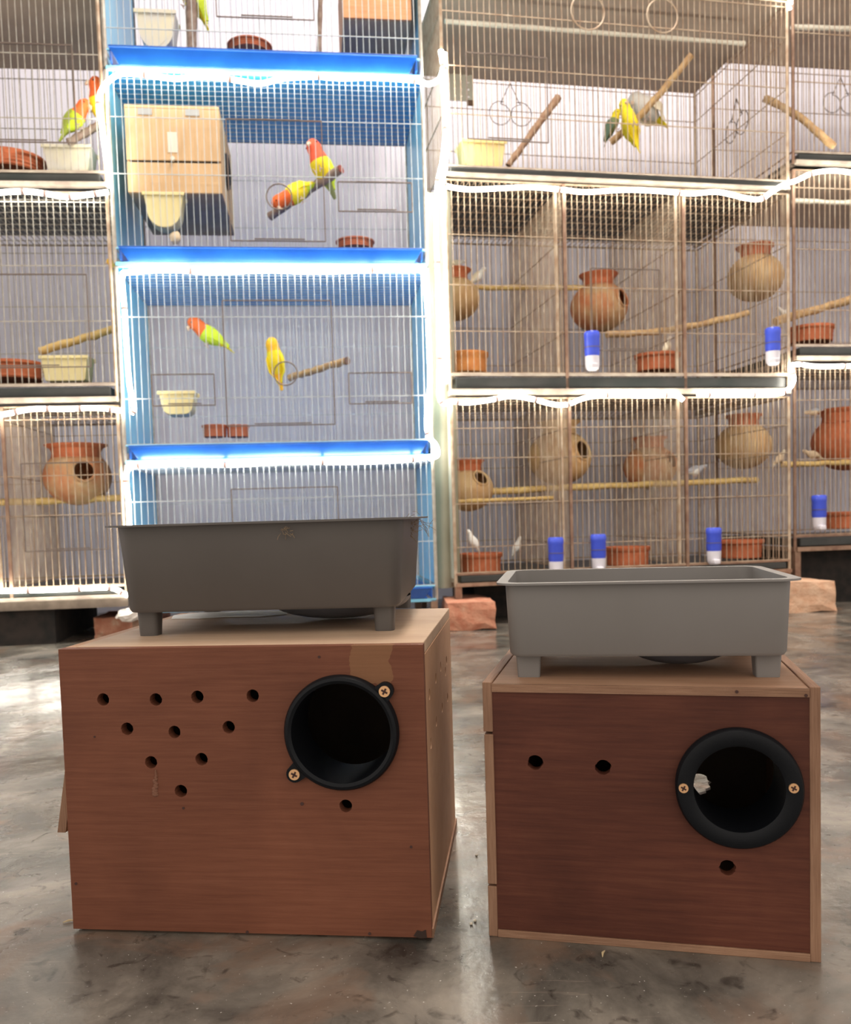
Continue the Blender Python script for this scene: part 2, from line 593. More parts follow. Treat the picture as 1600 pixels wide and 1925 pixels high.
def cage(fr, x0, x1, D, ztray, zbot, ztop, label, wire, post, tray_m, style, sides=('mesh', 'mesh'), top='mesh',
         dividers=(), tray='drawer', step=.0148, doors=(), rings=(), legs=None, hts=(0, .33, .66, 1), ledge=None, group=None,
         post_r=.0045, backwire=True, scrolls=()):
    """ztray: underside of the tray, zbot: foot of the wire front, ztop: top of the cage (all world z)"""
    o = fr.world((x0, 0, ztray))
    W = x1 - x0
    t = thing('bird_cage', label, 'bird cage', o, fr.yaw, group)
    zb, zt = zbot - ztray, ztop - ztray
    r = .00095 if style == 'blue' else .00105
    # corner posts and rails
    for (px_, py_) in ((0, 0), (W, 0), (W, D), (0, D)):
        MB().bar((px_, py_, 0), (px_, py_, zt), post_r, 6).build('corner_post', post, t, smooth=True)
    for z, nm in ((zb, 'bottom_rail'), (zt, 'top_rail')):
        MB().tube([(0, 0, z), (W, 0, z), (W, D, z), (0, D, z)], .0028, 4, closed=True).build(nm, post, t)
    f = MB()
    grid_xz(f, 0, W, 0, zb, zt, step, r, hts)
    stuff(f.build('front_wires', wire, t))
    if backwire:
        f = MB()
        grid_xz(f, 0, W, D, zb, zt, step, r, hts)
        stuff(f.build('back_wires', wire, t))
    for k, (sx, kind) in enumerate(((0, sides[0]), (W, sides[1]))):
        if kind == 'mesh':
            f = MB()
            grid_yz(f, sx, 0, D, zb, zt, step, r, hts)
            stuff(f.build('side_wires', wire, t))
        elif kind is not None:
            s_ = .002 if k else -.002
            MB().box(min(sx, sx + s_), max(sx, sx + s_), .006, D - .004, zb * .6, zt).build('side_panel', kind, t)
    if top == 'mesh':
        f = MB()
        n = round(W / step)
        for i in range(n + 1):
            f.bar((W * i / n, 0, zt), (W * i / n, D, zt), r)
        for i in range(1, 9):
            f.bar((0, D * i / 9, zt - r), (W, D * i / 9, zt - r), r * 1.2)
        stuff(f.build('top_wires', wire, t))
    else:
        MB().box(0, W, .002, D, zt - .001, zt + .003).build('top_panel', top, t)
        if style == 'blue':
            f = MB()
            for i in range(1, 15):
                f.bar((0, D * i / 15, zt - .006), (W, D * i / 15, zt - .006), .0008)
            stuff(f.build('top_wires', wire, t))
    for dx in dividers:
        u = dx - x0
        f = MB()
        grid_yz(f, u, 0.01, D - .01, zb, zt, step * .62, r, hts)
        stuff(f.build('divider_wires', wire, t))
        MB().box(u - .0035, u + .0035, -.006, .003, 0, zt).build('divider_post', steel_brown, t)
        MB().box(u - .0235, u - .0185, -.005, .002, zb, zt).build('divider_post', post, t)
    # tray
    if tray == 'drawer':      # blue flared drawer
        p = MB()
        ins = .012
        h = zb
        fl = .018
        vs = [(ins + fl, -.004, .004), (W - ins - fl, -.004, .004), (W - ins, -.022, h * .86), (ins, -.022, h * .86)]
        vb = [(x, y + .002, z) for x, y, z in vs]
        p.add(vs + vb, [(0, 1, 2, 3), (7, 6, 5, 4), (0, 4, 5, 1), (1, 5, 6, 2), (3, 2, 6, 7), (0, 3, 7, 4)])
        p.box(ins, W - ins, -.026, -.018, h * .82, h * .92)
        p.box(ins + .01, W - ins - .01, -.002, D - .01, .004, .007)
        p.box(ins, ins + .003, -.018, D - .01, .006, h * .85)
        p.box(W - ins - .003, W - ins, -.018, D - .01, .006, h * .85)
        p.build('drawer_tray', tray_m, t, bevel=.001)
        lm = MB()
        lm.box(0, W, -.003, .004, h * .93, h)
        lm.box(0, W, -.004, .004, -.004, .003)
        lm.build('front_rail', blue_panel, t)
        MB().box(0, W, D - .004, D, 0, h).build('back_rail', blue_panel, t)
    else:                     # dark shallow tray sliding between rails
        MB().box(.012, W - .012, -.006, D - .01, zb * .30, zb * .80).build('drawer_tray', tray_m, t, bevel=.002)
        lm = MB()
        lm.box(0, W, -.012, .006, 0, zb * .26)
        lm.box(0, W, -.004, .004, zb * .86, zb)
        lm.box(0, .01, 0, D, 0, zb * .25)
        lm.box(W - .01, W, 0, D, 0, zb * .25)
        lm.build('front_ledge', ledge or grey_ledge, t)
    for (ax, az, bx, bz) in doors:     # pixel rect -> wire door with its own frame
        a = fr.front(ax, az)
        b = fr.front(bx, bz)
        xa, xb, za, zc = a.x - x0, b.x - x0, b.z - ztray, a.z - ztray
        d = MB()
        rr = .0017
        y = -.004
        for p, q in (((xa, y, za), (xb, y, za)), ((xa, y, zc), (xb, y, zc)), ((xa, y, za), (xa, y, zc)), ((xb, y, za), (xb, y, zc))):
            d.bar(p, q, rr)
        d.bar((xa + (xb - xa) * .25, y - .002, zc - .0), (xa + (xb - xa) * .78, y - .002, zc), rr)
        d.bar((xa + (xb - xa) * .25, y - .002, za + .004), (xa + (xb - xa) * .78, y - .002, za + .004), rr)
        d.build('wire_door', wire_dark, t)
    for (cx, cy_, rad) in rings:
        c = fr.front(cx, cy_, -.006)
        c = Vector((c.x - x0, -.006, c.z - ztray))
        MB().tube([c + Vector((rad * cos(2 * pi * i / 28), 0, rad * sin(2 * pi * i / 28))) for i in range(28)], .0016, 6,
                  closed=True).build('wire_ring', wire_dark if style == 'blue' else wire, t, smooth=True)
    for (cx, cy_, sc, v) in scrolls:
        c = fr.front(cx, cy_, v) if v >= 0 else fr.side(cx, cy_, x1)
        c = Vector((c.x - x0, c.y, c.z - ztray))
        for sgn in (-1, 1):
            pts = []
            for i in range(30):
                a = i / 29
                th = pi * .5 + a * 2 * pi * 1.05
                rad = sc * (.5 + .15 * a)
                hx = sgn * (sc * .55 + rad * cos(th))
                pts.append(c + (Vector((hx, 0, rad * sin(th))) if v >= 0 else Vector((0, hx, rad * sin(th)))))
            pts = [c + Vector((0, 0, sc * 1.6))] + pts
            MB().tube(pts, .0013, 5).build('scroll_wire', wire_dark, t, smooth=True)
    if legs:
        for (lx, ly), lz in zip(((.006, .004), (W - .006, .004), (W - .006, D - .004), (.006, D - .004)), legs):
            MB().box(lx - .008, lx + .008, ly - .008, ly + .008, -ztray + .0005 + lz, 0).build('leg', steel_brown, t)
    return t, x0, ztray


wire_dark = mat('wire_dark', (.16, .12, .10), rough=.5, metal=.3)

GA, GB, GC, GD = ('cages of the left stack', 'cages of the blue stack', 'cages of the wide right stack', 'cages of the far right stack')
# --- column A (left edge)
zA = [zf(fA, 100, y) for y in (352, 322, -35, 757, 722, 362, 1128, 1103, 765)]
cage(fA, -WA, 0, DA, zA[0], zA[1], zA[2], 'grey wire cage at left edge, topmost, with two orange-faced birds', wire_grey, wire_tan,
     black_tray, 'a', top=brown_board, tray='slide', group=GA, hts=(0, .28, .62, .93, 1), doors=((-120, 80, 145, 270),))
cage(fA, -WA, 0, DA, zA[3], zA[4], zA[5], 'grey wire cage at left edge, middle, with slanted perch above a cream feeder', wire_grey, wire_tan,
     black_tray, 'a', tray='slide', group=GA, hts=(0, .33, .62, .95, 1), doors=((-110, 517, 172, 690),))
cage(fA, -WA, 0, DA, zA[6], zA[7], zA[8], 'grey wire cage at left edge, lowest, with an orange clay pot on a perch', wire_tan, wire_tan,
     black_tray, 'a', tray='slide', group=GA, dividers=(fA.front(14, 950).x,), hts=(0, .4, .62, .93, 1), doors=((40, 872, 205, 1032),))
# --- column B (blue)
zB = [zf(fB, 500, y) for y in (136, 102, -225, 497, 468, 141, 863, 832, 503, 1140, 1112, 869)]
BS = (blue_panel, blue_panel)
cage(fB, 0, WB, DB, zB[0], zB[1], zB[2], 'blue cage cut off by top of photo, with dark perches and an orange nest box', wire_blue, wire_grey,
     blue_deep, 'blue', sides=BS, top=blue_ceiling, group=GB, doors=((400, -150, 590, 40),), hts=(0, .12, .5, .9, 1))
cage(fB, 0, WB, DB, zB[3], zB[4], zB[5], 'blue cage second in its stack, with tan wooden nest box at left', wire_blue, wire_grey,
     blue_deep, 'blue', sides=BS, top=blue_ceiling, group=GB, doors=((425, 225, 612, 455), (635, 343, 775, 400)), rings=((525, 370, .029),), hts=(0, .42, .74, 1))
cage(fB, 0, WB, DB, zB[6], zB[7], zB[8], 'blue cage third in its stack, fully outlined by lit rope', wire_blue, wire_grey,
     blue_deep, 'blue', sides=BS, top=blue_ceiling, group=GB, doors=((418, 566, 630, 798), (655, 702, 775, 758), (285, 705, 405, 762)), rings=((537, 702, .027),), hts=(0, .26, .72, 1))
cage(fB, 0, WB, DB, zB[9], zB[10], zB[11], 'blue cage lowest in its stack, mostly behind the big grey basin', wire_blue, wire_grey,
     blue_deep, 'blue', sides=BS, top=blue_ceiling, group=GB, doors=((435, 920, 640, 1080),), legs=(0, 0, 0, 0), hts=(0, .35, .72, 1))
# --- column C
zC = [zf(fC, 1150, y) for y in (345, 325, -25, 742, 702, 351, 1090, 1066, 748)]
dv2 = (fC.front(1062, 540).x, fC.front(1285, 540).x)
dv3 = (fC.front(1072, 900).x, fC.front(1290, 900).x)
cage(fC, 0, WC, DC, zC[0], zC[1], zC[2], 'wide brown wire cage, topmost, with two budgerigars on a slanting branch', wire_tan, wire_tan,
     black_tray, 'c', top=brown_board, tray='slide', group=GC, rings=((1105, 22, .042), (1245, 30, .040)), doors=((875, 100, 1030, 270),),
     hts=(0, .27, .52, .8, .97, 1), scrolls=((960, 215, .055, .46), (1385, 240, .05, -1)))
cage(fC, 0, WC, DC, zC[3], zC[4], zC[5], 'wide brown wire cage, middle, three bays with clay pots and a long perch', wire_tan, wire_tan,
     black_tray, 'c', tray='slide', group=GC, sides=(cream_sheet, 'mesh'), dividers=dv2, hts=(0, .22, .46, .72, 1), doors=((1110, 505, 1240, 660),))
cage(fC, 0, WC, DC, zC[6], zC[7], zC[8], 'wide brown wire cage, lowest, three bays with limed clay pots on a yellow dowel', wire_tan, wire_tan,
     black_tray, 'c', tray='slide', group=GC, sides=(cream_sheet, 'mesh'), dividers=dv3, legs=(.066, .078, 0, 0), hts=(0, .15, .4, .66, .83, 1), ledge=steel_brown)
# --- column D
zD = [zf(fD, 1560, y) for y in (312, 287, -40, 678, 648, 322, 1034, 1004, 688)]
cage(fD, 0, WD, DD, zD[0], zD[1], zD[2], 'brown wire cage at right edge, topmost, with scroll ornament on its back', wire_tan, steel_brown,
     black_tray, 'd', top=brown_board, tray='slide', group=GD, scrolls=((1580, 195, .05, .41),), sides=(None, 'mesh'), hts=(0, .4, .68, .95, 1))
cage(fD, 0, WD, DD, zD[3], zD[4], zD[5], 'brown wire cage at right edge, middle, with clay dish at its left corner', wire_tan, steel_brown,
     black_tray, 'd', top=brown_board, tray='slide', group=GD, sides=(None, 'mesh'), hts=(0, .2, .55, .9, 1))
cage(fD, 0, WD, DD, zD[6], zD[7], zD[8], 'brown wire cage at right edge, lowest, with a red clay pot and blue drinker', wire_tan, steel_brown,
     black_tray, 'd', tray='slide', group=GD, legs=(0, 0, 0, 0), sides=(None, 'mesh'), hts=(0, .45, .8, 1), ledge=steel_brown)


# ================================================================ stands, bricks, floor stuff
def brick(px, py, L, H, Dp, yaw, label, m, z=0.0, v=0.0):
    p = at_z(px, py, z)
    mb = MB()
    nx, nz = 6, 3
    bm = bmesh.new()
    bmesh.ops.create_cube(bm, size=1)
    bmesh.ops.scale(bm, vec=(L, Dp, H), verts=bm.verts)
    bmesh.ops.subdivide_edges(bm, edges=bm.edges, cuts=3, use_grid_fill=True)
    for q in bm.verts:
        top = q.co.z > -H / 2 + 1e-4
        edge = sum((abs(abs(q.co.x) - L / 2) < 1e-4, abs(abs(q.co.y) - Dp / 2) < 1e-4, abs(abs(q.co.z) - H / 2) < 1e-4))
        if edge >= 2:
            q.co *= random.uniform(.93, .99)
        q.co += Vector([random.uniform(-.002, .002) for _ in range(3)])
        q.co.z = max(q.co.z, -H / 2)
    me = bpy.data.meshes.new('brick')
    bm.to_mesh(me)
    bm.free()
    me.materials.append(m)
    o = bpy.data.objects.new('brick', me)
    COL.objects.link(o)
    o.location = (p.x, p.y + Dp / 2, z + H / 2)
    o.rotation_euler.z = yaw
    return tag(o, label, 'brick', 'bricks holding up the cage stacks')


brick(884, 1186, .115, .066, .20, .05, 'reddish brown brick on floor between the two wooden boxes', brick_mat)
brick(1515, 1152, .15, .078, .135, .12, 'tan brick on floor behind right end of the smaller basin', brick_pale)
brick(208, 1200, .10, .05, .16, .12, 'dusty red brick at left, behind corner of the bigger box', brick_mat)
brick(270, 1176, .09, .045, .12, .1, 'red brick mostly hidden behind left foot of big basin', brick_mat)
# base board under the left stack, with a block added as shade below it
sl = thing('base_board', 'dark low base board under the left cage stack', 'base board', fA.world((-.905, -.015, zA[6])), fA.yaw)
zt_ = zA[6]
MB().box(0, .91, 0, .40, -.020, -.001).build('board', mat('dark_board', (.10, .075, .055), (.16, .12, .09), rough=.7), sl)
shade_black = mat('painted_void_shade', (.012, .011, .010), (.03, .022, .018), rough=.95, scale=(12, 12, 12), ns=3)  # near-black: deep shade under the stacks put into the colour
MB().box(.0, .74, .02, .38, -zt_, -.020).build('shade_block', shade_black, sl)
for fr_, a_, b_, y0_, z_, lb_ in ((fD, -.005, WD, .05, zD[6], 'black block added as shade under the far right stack'), (fC, .06, WC - .02, .14, zC[6], 'black block added as shade in the gap under the wide stack')):
    q_ = thing('void_shade', lb_, 'shade block', fr_.world((a_ + .02, y0_, 0)), fr_.yaw)  # blocks added to darken the gaps under these stacks
    MB().box(0, b_ - a_ - .04, 0, .26, 0, z_ - .002).build('shade_block', shade_black, q_)
# rail joining the legs of the wide stack
# cream sheet hanging in the gap between the blue stack and the wide stack
sa, sb_ = at_y(801, 360, 2.13), at_y(846, 360, 2.14)
sh = MB()
ns_ = 10
ztop_, zlow_ = sa.z, .09
vs_ = []
for k_, dy_ in ((0, 0), (1, .002)):
    for j_ in range(9):
        for i_ in range(ns_ + 1):
            t_ = i_ / ns_
            z_ = ztop_ + (zlow_ - ztop_) * j_ / 8
            vs_.append((sa.x + (sb_.x - sa.x) * t_, 2.13 + .008 * math.sin(t_ * pi * 2.2 + j_ * .35) + dy_, z_))
fs_ = []
n1 = ns_ + 1
for k_ in (0, 1):
    for j_ in range(8):
        for i_ in range(ns_):
            a_ = k_ * 9 * n1 + j_ * n1 + i_
            fs_.append((a_, a_ + 1, a_ + 1 + n1, a_ + n1))
for j_ in range(8):
    for i_ in (0, ns_):
        a_ = j_ * n1 + i_
        fs_.append((a_, a_ + n1, a_ + n1 + 9 * n1, a_ + 9 * n1))
sh.add(vs_, fs_)
so_ = sh.build('plastic_sheet', mat('dusty_cream_sheet', (.40, .38, .29), (.33, .31, .23), rough=.6, scale=(3, 3, 3), ns=3), smooth=True)
tag(so_, 'narrow cream plastic sheet hanging between the blue stack and the wide stack', 'plastic sheet')
# white crumpled plastic bag by the bricks at left
pb = at_z(228, 1172, .05)
bag = MB()
rb = random.Random(3)
bag.ball((0, 0, 0), .034, .022, .013, 14, 8)
for q in bag.v:
    q += Vector([rb.uniform(-.004, .004) for _ in range(3)])
tag(bag.build('plastic_bag', mat('white_plastic_bag', (.78, .72, .66), rough=.4), loc=(pb.x, pb.y + .06, .062)), 'small crumpled white plastic bag on the hidden red brick', 'plastic bag')

# ================================================================ LED ropes
def smooth_path(pts, sub=6):
    out = []
    P = [pts[0]] + pts + [pts[-1]]
    for i in range(1, len(P) - 2):
        p0, p1, p2, p3 = P[i - 1], P[i], P[i + 1], P[i + 2]
        for k in range(sub):
            t = k / sub
            out.append(.5 * ((2 * p1) + (p2 - p0) * t + (2 * p0 - 5 * p1 + 4 * p2 - p3) * t * t + (3 * p1 - p0 - 3 * p2 + p3) * t ** 3))
    out.append(pts[-1])
    return out


def rope(fr, pix, label, v=-.030, r=.0052, clips=()):
    pts = []
    if fr is fB and v == -.030:
        v = -.014
    for q in pix:
        f_ = q[2] if len(q) > 2 else fr
        pts.append(f_.w(q[0], q[1], v))
    pts = smooth_path(pts, 6)
    t = thing('light_rope', label, 'light rope', pts[0], 0, 'lit rope lights on the cage fronts')
    o0 = pts[0]
    pts = [p - o0 for p in pts]
    MB().tube(pts, r, 8).build('glowing_tube', led_mat, t, smooth=True)
    n = len(pts)
    for k in range(3, n - 2, max(6, n // 6)):
        c = pts[k]
        d = (pts[k + 1] - pts[k - 1]).normalized()
        MB().tube([c - d * .004, c + d * .004], r * 1.25, 8).build('clip', clip_mat, t)
    return t


rope(fA, [(-150, 366), (-60, 372), (0, 362), (50, 360), (85, 364), (125, 370), (165, 366), (203, 361)], 'short lit rope over the middle cage of left stack')
rope(fA, [(-150, 776), (-60, 782), (0, 780), (60, 769), (120, 769), (180, 767), (228, 772)], 'lit rope over the lowest cage of left stack')
rope(fA, [(-150, 1112), (0, 1111), (100, 1109), (190, 1105), (215, 1107), (240, 1120)], 'lit rope along the foot of left stack', v=-.022)
rope(fB, [(828, 95, fC), (832, 125, fC), (826, 148, fC), (806, 158), (785, 152), (740, 148), (690, 146), (640, 147), (590, 144), (530, 148), (490, 157), (450, 152),
          (415, 146), (370, 144), (330, 148), (280, 142), (232, 138), (207, 150), (190, 172), (186, 200), (192, 240), (200, 300), (207, 352)],
     'lit rope hooked round top and left of the second blue cage')
rope(fB, [(247, 778), (252, 765), (243, 720), (238, 650), (234, 580), (230, 520), (244, 512), (320, 508), (400, 512), (500, 509), (600, 511), (700, 508),
          (780, 507), (796, 515), (802, 560), (806, 640), (808, 720), (803, 770), (804, 815), (820, 838), (822, 856), (806, 862)],
     'lit rope around top and both sides of the third blue cage')
rope(fB, [(800, 861), (740, 866), (640, 869), (540, 868), (440, 874), (340, 872), (260, 876), (240, 884), (238, 910), (242, 950), (244, 1010), (246, 1060)],
     'lit rope over top and down left side of lowest blue cage')
rope(fC, [(830, 96), (836, 160), (838, 230), (832, 300), (822, 350), (820, 430), (824, 560), (826, 660), (825, 735), (832, 758), (845, 755)],
     'lit rope hanging down between blue stack and wide stack')
rope(fC, [(836, 100), (838, 170), (842, 250), (836, 320), (832, 346), (880, 356), (940, 354), (1000, 352), (1060, 357), (1100, 361), (1180, 357), (1250, 360), (1300, 364), (1350, 361),
          (1400, 372), (1430, 374), (1452, 360), (1478, 345), (1496, 340, fD), (1530, 325, fD), (1570, 321, fD), (1620, 326, fD), (1700, 325, fD)],
     'lit rope over the middle cage of the wide stack, rising at its right end')
rope(fC, [(845, 754), (880, 757), (920, 752), (960, 745), (1000, 750), (1040, 760), (1068, 760), (1100, 748), (1150, 742), (1210, 744), (1268, 743), (1284, 752)],
     'lit rope over left and middle bays of the lowest wide cage')
rope(fC, [(1312, 741), (1360, 743), (1410, 742), (1450, 742), (1478, 735), (1492, 715), (1488, 690), (1500, 685, fD), (1540, 689, fD), (1600, 688, fD), (1700, 688, fD)],
     'lit rope with a loop at right end of the lowest wide cage')
rope(fC, [(1484, -160), (1480, -80), (1486, 0), (1484, 16)], 'end of a lit rope at top right cage corner')


# ================================================================ things in cages
def perch(fr, a, b, r, label, m=perch_wood, va=.1, vb=.1, bend=.0, end_m=None, r2=None, group='perches in the cages', seed=0):
    rg = random.Random(seed + int(a[0]))
    A = fr.w(a[0], a[1], va)
    B = fr.w(b[0], b[1], vb)
    n = 14
    pts, rs = [], []
    for i in range(n + 1):
        t = i / n
        p = A.lerp(B, t) - A
        p.z += bend * sin(pi * t) + (rg.uniform(-1, 1) * r * .18 if bend or r > .006 else 0)
        pts.append(p)
        rs.append((r + ((r2 or r) - r) * t) * rg.uniform(.88, 1.12))
    root = thing('perch', label, 'perch', A, 0, group)
    MB().tube(pts, rs, 10).build('branch', m, root, smooth=True)
    if end_m:
        MB().tube([pts[-1], pts[-1] + (pts[-1] - pts[-2]).normalized() * .003], rs[-1] * 1.02, 10).build('cut_end', end_m, root)
    return root


red_end = mat('dark_red_cut_end', (.28, .07, .05), rough=.7)
perch(fA, (128, 268), (192, 232), .009, 'short dark branch under the perched bird, top left cage', perch_dark, .02, .06)
perch(fA, (75, 660), (218, 618), .0095, 'tan slanted stick in the middle left cage', perch_yellow, .10, .10)
perch(fA, (-60, 948), (246, 934), .0085, 'yellow dowel carrying the orange clay pot at left', perch_yellow, .20, .20)
perch(fB, (360, -150), (360, 97), .0125, 'upright dark post in the top blue cage, left one', perch_dark, .03, .03)
perch(fB, (606, -150), (600, 99), .006, 'thin upright dark stick in the top blue cage', perch_dark, .05, .05)
perch(fB, (508, 407), (640, 318), .0105, 'grey-brown stick with red cut end below two birds', mat('grey_branch', (.40, .30, .24), (.28, .20, .16), rough=.8, scale=(30, 30, 30), ns=2, bump=.4), .16, .02, end_m=red_end)
perch(fB, (545, 710), (652, 678), .0085, 'short pale stick with dark cut end in third blue cage', perch_wood, .16, .02, end_m=mat('dark_cut_end', (.16, .09, .07), rough=.7))
perch(fC, (955, 312), (1050, 182), .0075, 'brown upright slanting stick, left in top wide cage', mat('brown_branch', (.46, .28, .17), (.32, .18, .11), rough=.7, scale=(30, 30, 30), ns=2, bump=.4), .10, .10, r2=.010)
perch(fC, (1148, 268), (1300, 104), .009, 'long knotty tan branch with two budgerigars', perch_wood, .16, .04, bend=-.012, r2=.008)
perch(fC, (1438, 186), (1568, 276), .0095, 'crooked branch crossing the right corner of top wide cage', perch_wood, .14, .02, bend=.014)
perch(fC, (820, 540), (1100, 541), .0078, 'long yellow dowel between two clay pots', perch_yellow, .30, .30)
perch(fC, (1140, 630), (1406, 588), .0085, 'long knotty branch rising to the right, middle wide cage', perch_wood, .12, .12, bend=-.012)
perch(fD, (1458, 604), (1660, 545), .0105, 'thick brown branch crossing the middle cage at right edge', perch_wood, .03, .10)
perch(fC, (848, 926), (1424, 902), .0088, 'longest yellow dowel, right across the lowest wide cage', perch_yellow, .20, .20)
perch(fC, (846, 943), (1040, 936), .005, 'thin stick just under the longest yellow dowel', perch_yellow, .10, .10)
perch(fD, (1470, 873), (1700, 866), .0078, 'yellow dowel below red pot at right edge', perch_yellow, .16, .16)
perch(fC, (836, 40), (1400, 82), .0055, 'thin cream rod across the top of topmost wide cage', cream_sheet, .07, .07)
perch(fD, (1488, 50), (1700, 58), .0065, 'cream rod across the topmost cage at right edge', cream_sheet, .07, .07)
perch(fD, (1490, 378), (1700, 384), .0065, 'cream rod across the middle cage at right edge', cream_sheet, .07, .07)


def pot(fr, px, py, v, R, hole, label, body_m=terra, neck_m=None, squash=.86, rim=.62, group='clay nest pots in the cages'):
    """round clay pot; hole = (dx, dz) direction of the entrance on the side facing the camera"""
    c = fr.w(px, py, v)
    zb = -R * squash
    t = thing('clay_pot', label, 'clay pot', (c.x, c.y, c.z + zb), fr.yaw, group)
    n = 48
    prof = []
    m = 22
    th_end = math.asin(min(.98, rim * .88))
    for i in range(m + 1):
        a = pi - (pi - th_end) * i / m
        prof.append((max(R * sin(a), .0008), R * squash * cos(a) - zb))
    bm = bmesh.new()
    rings = []
    for rr, z in prof:
        rings.append([bm.verts.new((rr * cos(2 * pi * j / n), rr * sin(2 * pi * j / n), z)) for j in range(n)])
    hd = None
    if hole:
        hd = Vector((hole[0], -math.sqrt(max(.05, 1 - hole[0] ** 2 - hole[1] ** 2)), hole[1])).normalized()
        hc = Vector((hd.x * R, hd.y * R, hd.z * R * squash - zb))
    hr = R * .34
    for i in range(len(rings) - 1):
        for j in range(n):
            q = (rings[i][j], rings[i][(j + 1) % n], rings[i + 1][(j + 1) % n], rings[i + 1][j])
            cc = sum((x.co for x in q), Vector()) / 4
            if hd and (cc - hc).length < hr:
                continue
            bm.faces.new(q)
    if hd:
        for x in bm.verts:
            if x.link_faces and any(e.is_boundary for e in x.link_edges) and 0 < (x.co - hc).length < hr * 1.4:
                d = x.co - hc
                x.co = hc + d * (hr / d.length)
    for x in [x for x in bm.verts if not x.link_faces]:
        bm.verts.remove(x)
    me = bpy.data.meshes.new('pot_body')
    bm.to_mesh(me)
    bm.free()
    me.materials.append(body_m)
    me.polygons.foreach_set('use_smooth', [True] * len(me.polygons))
    o = bpy.data.objects.new('pot_body', me)
    COL.objects.link(o)
    o.parent = t
    so = o.modifiers.new('wall', 'SOLIDIFY')
    so.thickness = .004
    so.offset = -1
    r0, z0 = prof[-1]
    nk = MB().lathe([(r0, z0 - .002), (r0 * .96, z0 + R * .16), (r0 * 1.02, z0 + R * .28), (r0 * 1.22, z0 + R * .36), (r0 * 1.25, z0 + R * .41),
                     (r0 * 1.16, z0 + R * .42), (r0 * .93, z0 + R * .30), (r0 * .88, z0 + R * .16), (r0 * .9, z0)], 40, capb=False)
    nk.build('neck_rim', neck_m or body_m, t, smooth=True)
    if hd:
        e1 = hd.cross(Vector((0, 0, 1))).normalized()
        e2 = hd.cross(e1)
        cc = hc + hd * 0
        # follow the true surface by pushing each rim point to the body
        pts = []
        for i in range(24):
            a = 2 * pi * i / 24
            p = cc + (e1 * cos(a) + e2 * sin(a)) * hr
            q = Vector((p.x, p.y, (p.z + zb) / squash))
            q = q.normalized() * R
            pts.append(Vector((q.x, q.y, q.z * squash - zb)))
        MB().tube(pts, .0035, 6, closed=True).build('entrance_rim', body_m, t, smooth=True)
        ins = MB().ball(Vector((0, 0, -zb)), R * .93, R * .93, R * .93 * squash, 24, 14)
    return t


def dish(fr, px, py, v, R, H, label, m=terra, flare=1.06):
    """px,py = centre of the base line"""
    c = fr.w(px, py, v)
    t = thing('clay_dish', label, 'clay dish', c, 0, 'clay food dishes in the cages')
    prof = [(R * .94, 0), (R * .97, H * .1), (R * .95, H * .22), (R * .98, H * .34), (R * .96, H * .46), (R * .99, H * .58), (R * .98, H * .72), (R * flare, H * .84),
            (R * flare, H), (R * .93, H), (R * .88, H * .6), (R * .86, H * .15), (.001, H * .12)]
    MB().lathe(prof, 40).build('bowl', m, t, smooth=True)
    MB().lathe([(R * .85, H * .5), (R * .4, H * .62), (.001, H * .66)], 24, capb=False).build('seed_fill', seed_m, t, smooth=True)
    return t


seed_m = mat('bird_seed', (.62, .48, .26), (.40, .28, .14), rough=.9, scale=(300, 300, 300), ns=2, bump=.6)


def feeder(fr, px, py, W, H, label, v=.03, D=.06, m=feeder_mat, rnd=.5):
    """D-shaped plastic cup, px,py = centre"""
    c = fr.w(px, py, v)
    t = thing('seed_feeder', label, 'feeder', (c.x, c.y, c.z - H / 2), fr.yaw, 'plastic seed feeders')
    k = W / 2

    def ring(inset, zlo):
        poly = [(-k + inset, H)]
        rr = H * rnd
        for i in range(9):
            a = pi + (pi / 2) * i / 8
            poly.append((-k * .86 + rr * .9 + (rr * .9) * cos(a) + inset * .6, zlo + rr + rr * sin(a)))
        for i in range(9):
            a = -pi / 2 + (pi / 2) * i / 8
            poly.append((k * .86 - rr * .9 + (rr * .9) * cos(a) - inset * .6, zlo + rr + rr * sin(a)))
        poly.append((k - inset, H))
        return poly
    o_, i_ = ring(0, 0), ring(.003, .003)
    n = len(o_)
    mb = MB()
    vs = [(x, 0, z) for x, z in o_] + [(x, D, z) for x, z in o_]
    fs = [tuple(range(n)), tuple(range(2 * n - 1, n - 1, -1))]
    for i in range(n - 1):
        fs.append((i, i + n, i + 1 + n, i + 1))
    mb.add(vs, fs)
    mb.box(-k - .003, k + .003, -.004, .0, H - .008, H)
    mb.box(-k - .003, k + .003, D, D + .004, H - .008, H + .002)
    mb.build('cup', m, t, smooth=False, bevel=.0015)
    MB().box(-k * .88, k * .88, .003, D - .003, H * .70, H * .78).build('seed_fill', seed_m, t)
    MB().box(-k * .3, k * .3, D + .004, D + .007, H * .6, H).build('hanging_tab', m, t)
    return t


